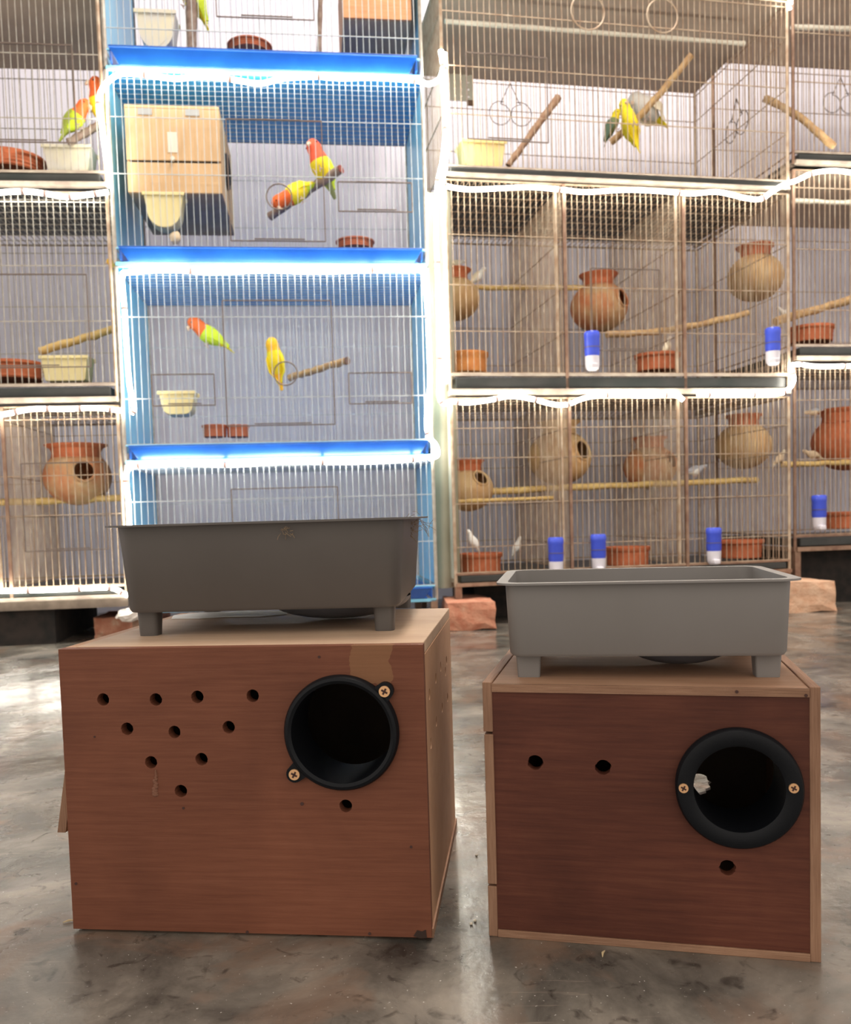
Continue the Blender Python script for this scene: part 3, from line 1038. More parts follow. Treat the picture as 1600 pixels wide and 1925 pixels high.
def drinker(fr, px, py, label, v=-.018, s=1.0):
    """blue bottle upside down in a milky cup; px,py = centre of the blue part"""
    c = fr.w(px, py, v)
    t = thing('water_drinker', label, 'water bottle', (c.x, c.y, c.z - .062 * s), fr.yaw, 'blue water bottles on the cage fronts')
    R = .0185 * s
    MB().lathe([(R * .9, .034 * s), (R, .040 * s), (R, .076 * s), (R * 1.04, .078 * s), (R * 1.04, .089 * s), (R * .9, .093 * s), (.001, .0935 * s)], 28).build('blue_bottle', bottle_blue, t, smooth=True)
    MB().lathe([(R * .55, 0), (R * .8, .004 * s), (R * .92, .012 * s), (R * .95, .034 * s), (R * .6, .036 * s)], 28, capt=True).build('milky_cup', bottle_white, t, smooth=True)
    sp = MB()
    sp.box(-R * .7, R * .2, -R * 1.5, -R * .4, .002 * s, .014 * s)
    sp.build('drinking_spout', bottle_white, t, bevel=.003)
    MB().tube([(R * 1.03 * cos(a), R * 1.03 * sin(a), .055 * s) for a in [2 * pi * i / 20 for i in range(20)]], .001, 4, closed=True).build('wire_holder', wire_dark, t)
    return t


# pots
pot(fA, 146, 897, .22, .082, (.45, .18), 'orange clay pot with black entrance, alone in lowest left cage', terra_pale, terra, rim=.84)
pot(fC, 855, 562, .30, .068, None, 'pale clay pot cut by left post of the middle wide cage', terra_cream, terra)
pot(fC, 1126, 578, .30, .080, (.60, .22), 'orange clay pot with entrance at right, beside the dowel end', terra_pale, terra)
pot(fC, 1420, 522, .34, .080, None, 'clay pot with orange neck in the right bay, middle wide cage', terra_cream, terra)
pot(fC, 880, 920, .22, .068, (.35, .50), 'tan clay pot with entrance, at left post of lowest wide cage', terra_cream, terra)
pot(fC, 1052, 860, .28, .088, (.50, .22), 'big cream clay pot behind the first pair of posts', terra_cream, terra_cream)
pot(fC, 1222, 878, .30, .075, (.55, .25), 'tilted reddish clay pot in middle bay of lowest wide cage', terra_pale, terra)
pot(fC, 1398, 838, .32, .080, None, 'cream clay pot with orange neck in right bay, lowest wide cage', terra_cream, terra)
pot(fD, 1590, 832, .22, .095, None, 'red clay pot cut by the right edge of the photo', terra, terra, rim=.80)
# dishes
dish(fA, 20, 330, .08, .075, .034, 'round clay dish on floor of the topmost left cage')
dish(fA, 25, 716, .10, .068, .040, 'clay dish beside cream feeder in the middle left cage')
dish(fB, 470, 103, .16, .052, .018, 'clay dish peeping over the topmost blue tray')
dish(fB, 668, 470, .16, .046, .020, 'clay dish in right corner of the second blue cage')
dish(fB, 404, 822, .20, .030, .030, 'small clay dish, left one of the touching pair')
dish(fB, 448, 822, .20, .028, .030, 'small clay dish, right one of the touching pair')
dish(fC, 878, 703, .10, .052, .050, 'orange clay dish at left end of the middle wide cage', mat('orange_clay', (.72, .30, .08), (.62, .22, .06), rough=.7, scale=(20, 20, 20), ns=2, bump=.3))
dish(fC, 1236, 699, .10, .056, .044, 'red clay dish under a white bird, middle wide cage')
dish(fC, 903, 1075, .10, .054, .048, 'clay dish with a white bird on its edge')
dish(fC, 1180, 1062, .08, .055, .048, 'clay dish beside the middle bottle of lowest wide cage')
dish(fC, 1392, 1048, .10, .056, .048, 'wide rimmed clay dish in right bay of the lowest wide cage', flare=1.1)
dish(fD, 1524, 645, .08, .058, .042, 'clay dish at the left corner of right-edge middle cage')
dish(fD, 1588, 993, .08, .052, .046, 'clay dish beside the rightmost blue bottle')
# feeders
feeder(fA, 126, 298, .105, .062, 'milky white feeder in the topmost left cage', m=feeder_white, rnd=.2)
feeder(fA, 121, 692, .105, .058, 'cream box feeder in the middle left cage', rnd=.12)
feeder(fB, 293, 55, .088, .085, 'cream round-bottomed feeder in the topmost blue cage', m=feeder_white)
feeder(fB, 308, 394, .088, .078, 'yellowed round-bottomed feeder hanging under the tan nest box', v=.005, D=.045)
feeder(fB, 333, 757, .082, .054, 'shallow cream feeder in third blue cage', rnd=.4)
feeder(fC, 910, 288, .108, .062, 'yellow ribbed feeder in the topmost wide cage', m=mat('yellow_feeder_plastic', (.86, .66, .26), (.90, .74, .36), rough=.4, scale=(40, 1, 1), ns=2), rnd=.15)
# drinkers
drinker(fC, 1113, 648, 'blue water bottle below the orange pot with entrance')
drinker(fC, 1453, 640, 'blue water bottle at right post of the middle wide cage')
drinker(fC, 1045, 1034, 'blue water bottle left of the first pair of posts, lowest wide cage')
drinker(fC, 1125, 1028, 'blue water bottle right of the first pair of posts, lowest wide cage')
drinker(fC, 1342, 1015, 'blue water bottle beside the wide rimmed dish')
drinker(fD, 1540, 953, 'blue water bottle on the lowest cage at right edge')


# nest boxes inside the blue cages
def nest_box(fr, x0p, x1p, ytop, ybot, v0, D, label, m, m_side, detail=True):
    a = fr.front(x0p, ytop, v0)
    b = fr.front(x1p, ybot, v0)
    W, H = b.x - a.x, a.z - b.z
    t = thing('nest_box', label, 'nest box', fr.world((a.x, v0, b.z)), fr.yaw, 'wooden nest boxes in the blue cages')
    MB().box(0, W, .008, D, 0, .006).build('bottom_panel', under_ply, t)
    MB().box(0, W, .0, D, H - .006, H).build('top_panel', m, t)
    MB().box(0, .006, .008, D, .006, H - .006).build('side_panel', m_side, t)
    sd = MB()
    sd.box(W - .006, W, .008, D, .006, H - .006)
    sd.build('side_panel', m_side, t)
    MB().box(.006, W - .006, D - .006, D, .006, H - .006).build('back_panel', m_side, t)
    split = H * .36
    MB().box(.0, W, 0, .008, 0, split - .0025).build('front_panel', m, t, bevel=.001)
    d = MB().box(.0, W, 0, .008, split + .0025, H - .007).build('door', m, t, bevel=.001)
    MB().box(.006, W - .006, .003, .007, split - .0024, split + .0024).build('gap_backing', mat('dark_gap', (.02, .02, .02), rough=.9), t)
    for hx in (.14, .64):
        MB().box(W * hx, W * (hx + .15), -.002, 0, H - .022, H - .008).build('hinge', metal_plate, d)
    MB().box(W * .44, W * .54, -.0015, 0, split + .02, split + .065).build('latch_plate', mat('pale_latch', (.82, .78, .66), rough=.5), d)
    MB().tube([(W * .49, -.002, split + .004), (W * .49, -.010, split + .004)], .005, 10).build('latch_knob', mat('pale_latch', (.82, .78, .66)), d)
    rg = MB()
    pts = [(W + .002, D * .42 + .036 * cos(2 * pi * i / 24), H * .50 + .036 * sin(2 * pi * i / 24)) for i in range(24)]
    rg.tube(pts, .006, 8, closed=True)
    rg.build('entrance_ring', mat('black_ring_plastic', (.012, .012, .014), rough=.35), t, smooth=True)
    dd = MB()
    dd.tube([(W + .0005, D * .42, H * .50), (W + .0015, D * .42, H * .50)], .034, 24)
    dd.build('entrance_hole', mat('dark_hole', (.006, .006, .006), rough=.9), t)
    return t


nest_box(fB, 233, 418, 196, 364, .012, .30, 'tan wooden nest box with hinged door, filling left of second blue cage', ply_nest, ply_nest)
nest_box(fB, 640, 774, -120, 38, .03, .28, 'orange-brown nest box cut off by the top of photo', ply_nest2, ply_nest2)
# small clay/bread lump on tray under nest box
pl = fB.w(330, 447, .02)
lump = MB().ball((0, 0, 0), .014, .010, .014, 10, 7)
for q in lump.v:
    q += Vector([random.uniform(-.0015, .0015) for _ in range(3)])
tag(lump.build('cuttlebone_lump', mat('pale_lump', (.78, .62, .42), rough=.9), loc=pl, smooth=True), 'small pale lump lying in the second blue cage under feeder', 'mineral block')

# perforated cream board on the wall in the topmost wide cage
cb = fC.front(868, 158, DC - .02)
pbd = thing('perforated_board', 'small cream perforated board at back of topmost wide cage', 'board', fC.world((cb.x - .035, DC - .018, cb.z - .045)), fC.yaw)
bd = MB()
hs = []
for i in range(3):
    for j in range(4):
        hs.append((.015 + i * .020, .012 + j * .020, .0028))
panel_holes(bd, 0, .07, 0, .088, 0, .005, hs, 10)
bd.build('board', mat('cream_board', (.92, .86, .70), rough=.6), pbd)
MB().box(.052, .070, -.002, 0, -.014, .002).build('screw_tab', steel_brown, pbd)


# ================================================================ birds
def bird(fr, head, tail, v, belly, label, cols, kind='lovebird', vt=None, group=None, feet=True, look=None, fat=1.0):
    """head / tail: pixels of crown and tail tip; belly: direction (world) the belly faces"""
    H = fr.w(head[0], head[1], v)
    T = fr.w(tail[0], tail[1], v if vt is None else vt)
    ax = (H - T)
    Ln = ax.length
    X = ax.normalized()
    Bl = Vector(belly)
    Z = -(Bl - X * Bl.dot(X)).normalized()
    Y = Z.cross(X)
    R = Matrix(((X.x, Y.x, Z.x, T.x), (X.y, Y.y, Z.y, T.y), (X.z, Y.z, Z.z, T.z), (0, 0, 0, 1)))
    t = thing(kind if kind in ('dove', 'finch', 'budgerigar') else 'lovebird', label, 'bird', (0, 0, 0), 0, group)
    t.matrix_world = R
    s = Ln
    if kind == 'lovebird':
        st = [(0.0, .006, .028, .008), (.10, .008, .045, .014), (.22, .006, .055, .028), (.30, 0, .085, .065), (.40, -.005, .135, .120), (.52, -.012, .165, .155),
              (.63, -.012, .160, .155), (.73, .0, .130, .130), (.80, .008, .118, .122), (.87, .010, .120, .125), (.94, .006, .098, .100), (.985, .0, .055, .055), (1.0, -.004, .012, .012)]
    elif kind == 'budgerigar':
        st = [(0.0, .0, .010, .005), (.12, .004, .022, .010), (.28, .006, .036, .018), (.38, 0, .060, .048), (.48, -.004, .090, .085), (.60, -.010, .108, .105),
              (.71, -.008, .102, .102), (.79, .004, .082, .085), (.86, .008, .080, .084), (.93, .006, .072, .074), (.98, .0, .042, .042), (1.0, -.002, .010, .010)]
    else:
        st = [(0.0, .0, .030, .008), (.14, .004, .040, .012), (.26, .004, .058, .030), (.36, -.008, .100, .085), (.48, -.02, .140, .135), (.60, -.02, .140, .140),
              (.71, .0, .105, .110), (.79, .02, .072, .078), (.86, .03, .072, .076), (.93, .03, .062, .064), (.98, .026, .036, .036), (1.0, .024, .010, .010)]
    n = 16
    tail_m, body_m, chest_m, head_m, wing_m = [mat('feather_' + c, COLS[c], tuple(min(1, x * 1.15 + .01) for x in COLS[c]), rough=.8, scale=(120, 120, 120), ns=2) for c in cols]
    mb = MB()
    vs = []
    for (x, z, ry, rz) in st:
        for j in range(n):
            a = 2 * pi * j / n
            vs.append((x * s, ry * s * fat * cos(a), (z + rz * fat * sin(a)) * s))
    fs, mi = [], []
    for i in range(len(st) - 1):
        xm = (st[i][0] + st[i + 1][0]) / 2
        k = 0 if xm < .27 else (1 if xm < .62 else (2 if xm < .74 else 3))
        for j in range(n):
            fs.append((i * n + j, i * n + (j + 1) % n, (i + 1) * n + (j + 1) % n, (i + 1) * n + j))
            mi.append(k)
    fs.append(tuple(range(n)))
    mi.append(0)
    fs.append(tuple((len(st) - 1) * n + j for j in range(n)))
    mi.append(3)
    mb.add(vs, fs)
    mb.mi = mi
    mb.build('body', [tail_m, body_m, chest_m, head_m], t, smooth=True)
    wr = {'lovebird': .15, 'budgerigar': .10}.get(kind, .13) * fat
    for sg in (-1, 1):
        wg = MB()
        wp = [(.14, .03, .03), (.24, .045, .045), (.36, .075, .07), (.48, .095, .075), (.60, .085, .07), (.69, .05, .04), (.72, .01, .01)]
        vv = []
        m_ = 10
        for (x, hw, th) in wp:
            q = wr * (1.0 if .35 < x < .68 else .70) if x > .3 else wr * (.25 + (x - .14) * 1.9)
            for j in range(m_):
                a = 2 * pi * j / m_
                vv.append((x * s, sg * (q * .93 + .018 * cos(a)) * s, (.035 + hw * fat * sin(a)) * s))
        ff = []
        for i in range(len(wp) - 1):
            for j in range(m_):
                ff.append((i * m_ + j, i * m_ + (j + 1) % m_, (i + 1) * m_ + (j + 1) % m_, (i + 1) * m_ + j))
        ff += [tuple(range(m_)), tuple((len(wp) - 1) * m_ + j for j in range(m_))]
        wg.add(vv, ff)
        wg.build('wing', wing_m, t, smooth=True)
    hx, hz, hr = (.885, .0, .12 * fat) if kind == 'lovebird' else (.87, .004, .08 * fat) if kind == 'budgerigar' else (.87, .03, .072 * fat)
    bk = MB()
    if kind in ('lovebird', 'budgerigar'):
        bk.tube([((hx + .02) * s, 0, (hz - hr * .80) * s), ((hx + .022) * s, 0, (hz - hr * 1.12) * s), ((hx - .005) * s, 0, (hz - hr * 1.36) * s), ((hx - .03) * s, 0, (hz - hr * 1.36) * s)],
                [.036 * s, .032 * s, .018 * s, .003 * s], 8)
    else:
        bk.tube([((hx + .01) * s, 0, (hz - hr * .75) * s), ((hx + .03) * s, 0, (hz - hr * 1.65) * s)], [.022 * s, .003 * s], 8)
    bk.build('beak', mat('beak_horn', (.82, .60, .42) if kind != 'finch' else (.75, .25, .15), rough=.4), t, smooth=True)
    for sg in (-1, 1):
        e = MB().ball(Vector(((hx + .015) * s, sg * hr * .88 * s, (hz - hr * .30) * s)), .014 * s, n=8, m=6)
        e.build('eye', mat('bird_eye', (.01, .01, .01), rough=.1), t, smooth=True)
    if feet:
        for sg in (-1, 1):
            lg = MB()
            x0 = .46 * s
            z0 = -.13 * s * fat
            lg.tube([(x0, sg * .05 * s, z0 * .7), (x0 + .01 * s, sg * .05 * s, z0 - .05 * s)], .010 * s, 6)
            for dx in (-.05, -.01, .03, .05):
                lg.tube([(x0 + .01 * s, sg * .05 * s, z0 - .05 * s), (x0 + dx * s, sg * (.05 + dx * .3) * s, z0 - .075 * s)], .007 * s, 5)
            lg.build('foot', mat('bird_foot', (.55, .42, .38), rough=.6), t, smooth=True)
    return t


COLS = {'orange': (.90, .16, .03), 'red': (.85, .12, .05), 'yellow': (.92, .72, .02), 'lime': (.58, .72, .03), 'green': (.35, .42, .06), 'olive': (.24, .28, .12),
        'white': (.82, .80, .76), 'cream': (.84, .76, .58), 'grey': (.40, .40, .44), 'darkgreen': (.10, .16, .11), 'dark': (.12, .10, .10), 'gold': (.90, .50, .02), 'fawn': (.60, .45, .30)}
GL = 'orange-faced lovebirds'
bird(fA, (166, 188), (112, 266), .03, (.75, -.2, -.55), 'yellow-green lovebird with orange face on dark branch, top left', ('green', 'lime', 'orange', 'orange', 'green'), group=GL)
bird(fA, (178, 144), (200, 262), .06, (-.9, -.3, -.3), 'lovebird whose orange head shows behind the rope, top left', ('green', 'yellow', 'orange', 'orange', 'lime'), group=GL)
bird(fA, (202, 487), (236, 528), .12, (-.8, -.3, -.3), 'yellow bird barely showing at right post of middle left cage', ('lime', 'yellow', 'yellow', 'gold', 'yellow'), group=GL)
bird(fB, (338, -62), (392, 60), .05, (-.6, -.3, -.4), 'yellow bird cut by the top of photo behind dark post', ('yellow', 'yellow', 'yellow', 'orange', 'lime'), group=GL)
bird(fB, (583, 262), (630, 374), .05, (-.35, -.85, -.3), 'upright lovebird with pinkish red face, on upper end of stick', ('olive', 'yellow', 'red', 'red', 'lime'), group=GL)
bird(fB, (511, 386), (604, 342), .06, (.15, -.35, -.9), 'yellow lovebird leaning down with orange head beside wire ring', ('lime', 'yellow', 'orange', 'orange', 'yellow'), group=GL)
bird(fB, (354, 600), (440, 664), .20, (-.45, -.15, -.8), 'lime lovebird with orange head, left in the third blue cage', ('yellow', 'lime', 'orange', 'orange', 'lime'), group=GL)
bird(fB, (509, 634), (530, 734), .04, (.15, .9, -.1), 'bright yellow lovebird seen from behind, centre of third blue cage', ('gold', 'yellow', 'yellow', 'gold', 'yellow'), group=GL, feet=False)
GBu = 'budgerigars on the slanting branch'
bird(fC, (1170, 186), (1203, 288), .10, (.3, -.8, -.3), 'bright yellow budgerigar on the slanting branch', ('yellow', 'yellow', 'yellow', 'yellow', 'yellow'), 'budgerigar', group=GBu, fat=1.2)
bird(fC, (1163, 205), (1136, 276), .16, (.7, -.3, -.3), 'dark green budgerigar pressed behind the yellow one', ('darkgreen', 'olive', 'olive', 'yellow', 'darkgreen'), 'budgerigar', group=GBu, fat=1.15)
bird(fC, (1184, 180), (1256, 240), .18, (-.4, -.6, -.6), 'fluffy cream-white budgerigar on the slanting branch', ('yellow', 'white', 'white', 'white', 'cream'), 'budgerigar', group=GBu, fat=2.1)
GF = 'small pale birds in the brown cages'
bird(fC, (914, 503), (880, 540), .28, (.5, -.3, -.8), 'small white bird on dowel beside the cut-off pot', ('white', 'white', 'white', 'white', 'cream'), 'finch', group=GF)
bird(fC, (876, 492), (836, 500), .30, (.1, -.2, -.95), 'small cream bird lying on rim of the cut-off pot', ('cream', 'cream', 'white', 'white', 'cream'), 'finch', group=GF)
bird(fC, (1262, 632), (1244, 676), .10, (.6, -.2, -.6), 'small white bird on the red clay dish, middle wide cage', ('white', 'cream', 'cream', 'white', 'cream'), 'finch', group=GF)
bird(fC, (1460, 578), (1492, 604), .20, (-.2, -.3, -.9), 'small white bird near right post of middle wide cage', ('cream', 'white', 'white', 'white', 'white'), 'finch', group=GF)
bird(fC, (878, 996), (902, 1042), .07, (-.6, -.3, -.5), 'white bird on edge of clay dish, lowest wide cage', ('white', 'white', 'white', 'white', 'white'), 'finch', group=GF)
bird(fC, (980, 1008), (962, 1052), .20, (.6, -.3, -.5), 'white bird with red beak beside the leftmost bottle', ('cream', 'white', 'white', 'white', 'white'), 'finch', group=GF)
bird(fC, (1330, 876), (1280, 894), .20, (.1, -.3, -.95), 'grey and white bird on longest dowel', ('dark', 'white', 'grey', 'grey', 'grey'), 'finch', group=GF)
bird(fC, (1226, 902), (1236, 962), .24, (.4, -.5, -.3), 'grey bird whose tail hangs below the longest dowel', ('dark', 'grey', 'grey', 'grey', 'grey'), 'finch', group=GF)
bird(fD, (1512, 778), (1552, 770), .20, (-.1, -.3, -.95), 'fawn bird on rim of the red pot', ('white', 'fawn', 'fawn', 'fawn', 'grey'), 'finch', group=GF)
bird(fD, (1508, 848), (1548, 862), .16, (-.2, -.3, -.9), 'fawn speckled bird on dowel before red pot', ('cream', 'fawn', 'fawn', 'fawn', 'fawn'), 'finch', group=GF)
bird(fC, (1478, 846), (1452, 880), .20, (.4, -.4, -.7), 'fawn bird perched near right post of the lowest wide cage', ('cream', 'fawn', 'fawn', 'cream', 'fawn'), 'finch', group=GF)

# ================================================================ the two wooden boxes and basins
veneer1 = wood('red_plywood_veneer', (.155, .053, .0275), (.118, .038, .019), (.19, .071, .039), (3, 30, 70),
               patch=(.200, .226, .170, .196, (.23, .12, .055)), smear=.38)
side1 = wood('side_plywood', (.44, .25, .145), (.36, .20, .11), (.52, .32, .20), (40, 3, 3), smear=.3)
top1 = wood('top_plywood', (.48, .335, .23), (.43, .29, .195), (.53, .39, .28), (3, 30, 30), smear=.25)
veneer2 = wood('dark_red_plywood_veneer', (.090, .0255, .014), (.060, .016, .0095), (.120, .040, .021), (3, 30, 60), smear=.6)
edge_ply = wood('plywood_edge', (.27, .15, .092), (.17, .088, .052), (.35, .215, .14), (6, 6, 240), smear=.4, bump=.6)
edge_ply_v = wood('plywood_edge_upright', (.27, .15, .092), (.17, .088, .052), (.35, .215, .14), (240, 6, 6), smear=.4, bump=.6)
black_pl = mat('black_ring_plastic_front', (.005, .006, .008), rough=.45, spec=.15, scale=(200, 200, 200), ns=2, bump=.08)
brass = mat('brass_screw', (.70, .42, .22), rough=.4, metal=.6)
slot_m = mat('screw_slot', (.05, .02, .015), rough=.8)


def screw(parent, x, y, z, r=.0035):
    o = MB().tube([(x, y, z), (x, y - .0012, z)], r, 20).build('screw', brass, parent)
    c = MB()
    for a in (.5, .5 + pi / 2):
        Mx = Matrix.Translation((x, y - .00125, z)) @ Matrix.Rotation(a, 4, 'Y')
        c.box(-r * .6, r * .6, -.0002, .0001, -r * .17, r * .17, Mx)
    c.build('screw_slot', slot_m, o)


def ring_lathe(R0, R1, y_front, depth, n=64):
    """flange ring with a pipe going back into the box; axis along y"""
    Mx = Matrix.Rotation(pi / 2, 4, 'X')     # z -> -y
    h = -y_front
    prof = [(R0, 0.0), (R0, h * .55), (R0 - .0012, h * .9), (R0 - .003, h), (R1 + .002, h), (R1, h * .8), (R1, -depth), (R1 + .0018, -depth), (R1 + .0018, 0), (R0, 0)]
    return MB().lathe(prof, n, Mx, capb=False)


def pipe_front(name, parent, cx, cz, R0, R1, ears):
    o = ring_lathe(R0, R1, -.006, .038)
    for q in o.v:
        q += Vector((cx, 0, cz))
    for (ex_, ez_) in ears:
        d = Vector((ex_ - cx, 0, ez_ - cz))
        dn = d.normalized()
        pr = Vector((-dn.z, 0, dn.x))
        k = d.length - R0 * .95
        base = Vector((cx, 0, cz)) + dn * R0 * .95
        poly = [base + pr * .0062, base + dn * k + pr * .0055]
        for i in range(1, 10):
            a = pi / 2 - pi * i / 10
            poly.append(base + dn * (k + .0055 * cos(a)) + pr * .0055 * sin(a))
        poly += [base + dn * k - pr * .0055, base - pr * .0062]
        o.prism([(p.x, p.z) for p in poly], -.004, 0)
    r = o.build(name, black_pl, parent, smooth=True)
    return r


inner_shade = mat('shaded_inner_ply', (.035, .025, .02), (.06, .04, .03), rough=.9, scale=(8, 8, 8), ns=3)  # inside of the boxes painted near black in place of shade
# ---- box 1
f1 = Frame(-.2416, .5633, -.1117)
W1, H1, D1 = .24, .1901, .2044
b1 = thing('nest_box', 'larger wooden nest box in front left, with eleven small air holes', 'nest box', (f1.o.x, f1.o.y, 0), f1.yaw, 'wooden nest boxes on the floor')
holes1 = [(194, 1315), (293, 1315), (371, 1310), (475, 1308), (239, 1370), (328, 1376), (430, 1367), (284, 1433), (379, 1427), (340, 1487), (650, 1515)]
rc = f1.front(643, 1376)
hl = [(f1.front(x, y).x, f1.front(x, y).z, .0041) for x, y in holes1]
fp = MB()
panel_holes(fp, 0, W1, .002, H1 - .0005, 0, .008, hl + [(rc.x, rc.z, .0335)], wob=.05)
fp.build('front_panel', veneer1, b1, bevel=.0006)
# chip at the lower right corner
MB().prism([(W1 - .0115, .003), (W1 - .009, .0068), (W1 - .006, .006), (W1 - .0035, .0072), (W1 - .003, .002), (W1 - .007, .0016)], -.0005, .0004).build('dark_chip', mat('burnt_chip', (.03, .015, .01), rough=.9), b1)
tp = MB().box(.0, W1, .0005, D1, H1 - .008, H1)
MB().box(.008, W1 - .0005, .008, D1, H1 - .008, H1).build('top_panel', top1, b1, bevel=.0006)
sp_ = MB()
hs = []
for (x, y) in [(840, 1242), (829, 1253), (820, 1275), (808, 1305), (842, 1311), (832, 1330), (821, 1356), (811, 1397), (838, 1262)]:
    p = f1.side(x, y, W1)
    hs.append((p.y, p.z, .0038))
panel_holes(sp_, .008, D1, .006, H1 - .0082, 0, .008, hs)
for q in sp_.v:
    q.x, q.y = W1 - .0082 + q.y, q.x
sp_.build('side_panel', side1, b1, bevel=.0005)
MB().box(0.0005, .008, .008, D1, .002, H1 - .0005).build('side_panel', side1, b1)
MB().box(.008, W1 + .001, .004, D1 + .002, 0, .0058).build('bottom_panel', edge_ply, b1)
bk = MB()
panel_holes(bk, .008, W1 - .0085, .006, H1 - .0085, 0, .008, [(f1.front(475, 1312).x + .02, .140, .006)])
for q in bk.v:
    q.y += D1 - .008
bk.build('back_panel', inner_shade, b1)
pr = pipe_front('entrance_ring', b1, rc.x, rc.z, .0368, .0318, [tuple(f1.front(725, 1297).xz), tuple(f1.front(557, 1452).xz)])
for (x, y) in ((725, 1297), (557, 1452)):
    p = f1.front(x, y)
    screw(pr, p.x, -.0042, p.z)
# splinters and small pin heads
for (x, y, r) in ((568, 1511, .0012), (773, 1592, .0009), (345, 1519, .0009), (143, 1661, .001), (695, 1755, .001), (465, 1752, .001), (178, 1385, .0007), (600, 1235, .0009)):
    p = f1.front(x, y)
    MB().tube([(p.x, .0003, p.z), (p.x, -.0004, p.z)], r, 8).build('pin_head', slot_m, b1)
sm = MB()
p = f1.front(288, 1450)
rr = random.Random(5)
for i in range(16):
    tt = i / 15
    w_ = .0006 + .0016 * tt
    sm.ball(Vector((p.x + .0016 - .001 * tt + rr.uniform(-.0007, .0007), -.0002, p.z - tt * .0155)), w_, .0009, .0012, 7, 5)
stuff(sm.build('mud_smear', mat('mud_smear', (.17, .075, .045), rough=.9), b1))
# hatch flap hanging on its left side
fl = MB()
A_ = f1.side(120, 1352, -.001)
fl.add([(-.0005, .03, .160), (-.0005, .15, .160), (-.019, .15, .056), (-.019, .03, .056), (-.006, .03, .160), (-.006, .15, .160), (-.025, .15, .056), (-.025, .03, .056)],
       [(0, 1, 2, 3), (7, 6, 5, 4), (0, 4, 5, 1), (1, 5, 6, 2), (2, 6, 7, 3), (3, 7, 4, 0)])
fl.build('side_hatch', edge_ply_v, b1)

# ---- basin 1
grey1 = mat('grey_basin_plastic', (.076, .067, .061), (.085, .076, .070), rough=.42, scale=(6, 6, 6), ns=2, spec=.45)
grey2 = mat('pale_grey_basin_plastic', (.172, .162, .153), (.187, .177, .170), rough=.42, scale=(6, 6, 6), ns=2, spec=.45)
bowl_dark = mat('dark_bowl_plastic', (.10, .105, .12), rough=.45)


def rrect(w, d, r, n=7):
    pts = []
    for (cx, cy, a0) in ((w / 2 - r, -d / 2 + r, -pi / 2), (w / 2 - r, d / 2 - r, 0), (-w / 2 + r, d / 2 - r, pi / 2), (-w / 2 + r, -d / 2 + r, pi)):
        for i in range(n + 1):
            a = a0 + (pi / 2) * i / n
            pts.append((cx + r * cos(a), cy + r * sin(a)))
    return pts


def basin(name, label, loc, yaw, w, d, h, foot, taper, rim, m, bowl_x, bowl_r, foot_w, feet_x, feet_y, round_feet, lip=.0015, rk=1.0):
    t = thing(name, label, 'basin', loc, yaw, 'grey plastic basins on the nest boxes')
    mb = MB()
    zs = foot
    lv = [(0, .000, w - taper - .003, d - taper - .003, .012), (1, .002, w - taper, d - taper, .014), (2, h, w, d, .016), (3, h + .0002, w + rim * 2, d + rim * 2, .020),
          (4, h + lip, w + rim * 2, d + rim * 2, .020), (5, h + lip, w - .003, d - .003, .015), (6, .0045, w - taper - .003, d - taper - .003, .0135)]
    rings = []
    for _, z, ww, dd, r in lv:
        rings.append([(x, y, zs + z) for x, y in rrect(ww, dd, r * rk)])
    n = len(rings[0])
    vs = [p for rg in rings for p in rg]
    fs = []
    for i in range(len(rings) - 1):
        for j in range(n):
            fs.append((i * n + j, i * n + (j + 1) % n, (i + 1) * n + (j + 1) % n, (i + 1) * n + j))
    fs.append(tuple(range(n))[::-1])
    fs.append(tuple((len(rings) - 1) * n + j for j in range(n)))
    mb.add(vs, fs)
    mb.build('tub', m, t, smooth=True)
    for fx in feet_x:
        for fy in feet_y:
            fm = MB()
            a, b = foot_w
            tp_ = [(x + fx, y + fy, zs + .002) for x, y in rrect(a, b, min(a, b) * (.3 if round_feet else .12), 4)]
            bt = [(x * .86 + fx, y * .86 + fy, 0) for x, y in rrect(a, b, min(a, b) * (.3 if round_feet else .12), 4)]
            k = len(tp_)
            fm.add(bt + tp_, [tuple(range(k))[::-1], tuple(range(k, 2 * k))] + [(j, (j + 1) % k, k + (j + 1) % k, k + j) for j in range(k)])
            fm.build('foot', m, t, smooth=True)
    bp = []
    sag = foot * .93
    for i in range(9):
        a = (pi / 2) * i / 8
        bp.append((max(bowl_r * sin(a), .0006), -sag * cos(a)))
    bw = MB()
    bw.lathe(bp, 40)
    bo = bw.build('bowl_recess', bowl_dark, t, smooth=True)
    bo.location = (bowl_x, 0, zs + .0005)
    return t


def z_plane(px, py, z):
    return at_z(px, py, z)


ZT1 = H1
pL = at_z(277, 1194, ZT1)
pR = at_z(724, 1182, ZT1)
yaw1 = -.06
mid = (pL + pR) / 2
w1 = .203
e = Vector((cos(yaw1), sin(yaw1), 0))
nrm = Vector((-sin(yaw1), cos(yaw1), 0))
d1 = .185
c1 = mid + nrm * (d1 / 2 - .022)
rim_z = at_y(480, 977, c1.y - d1 / 2).z
basin('plastic_basin', 'taller dark grey plastic basin standing on the larger nest box', (c1.x + .001, c1.y, ZT1), yaw1, w1, d1, .060, .0175, .009, .0075, grey1,
      .042, .056, (.0155, .016), (-.084, .085), (-d1 / 2 + .020, d1 / 2 - .018), True)
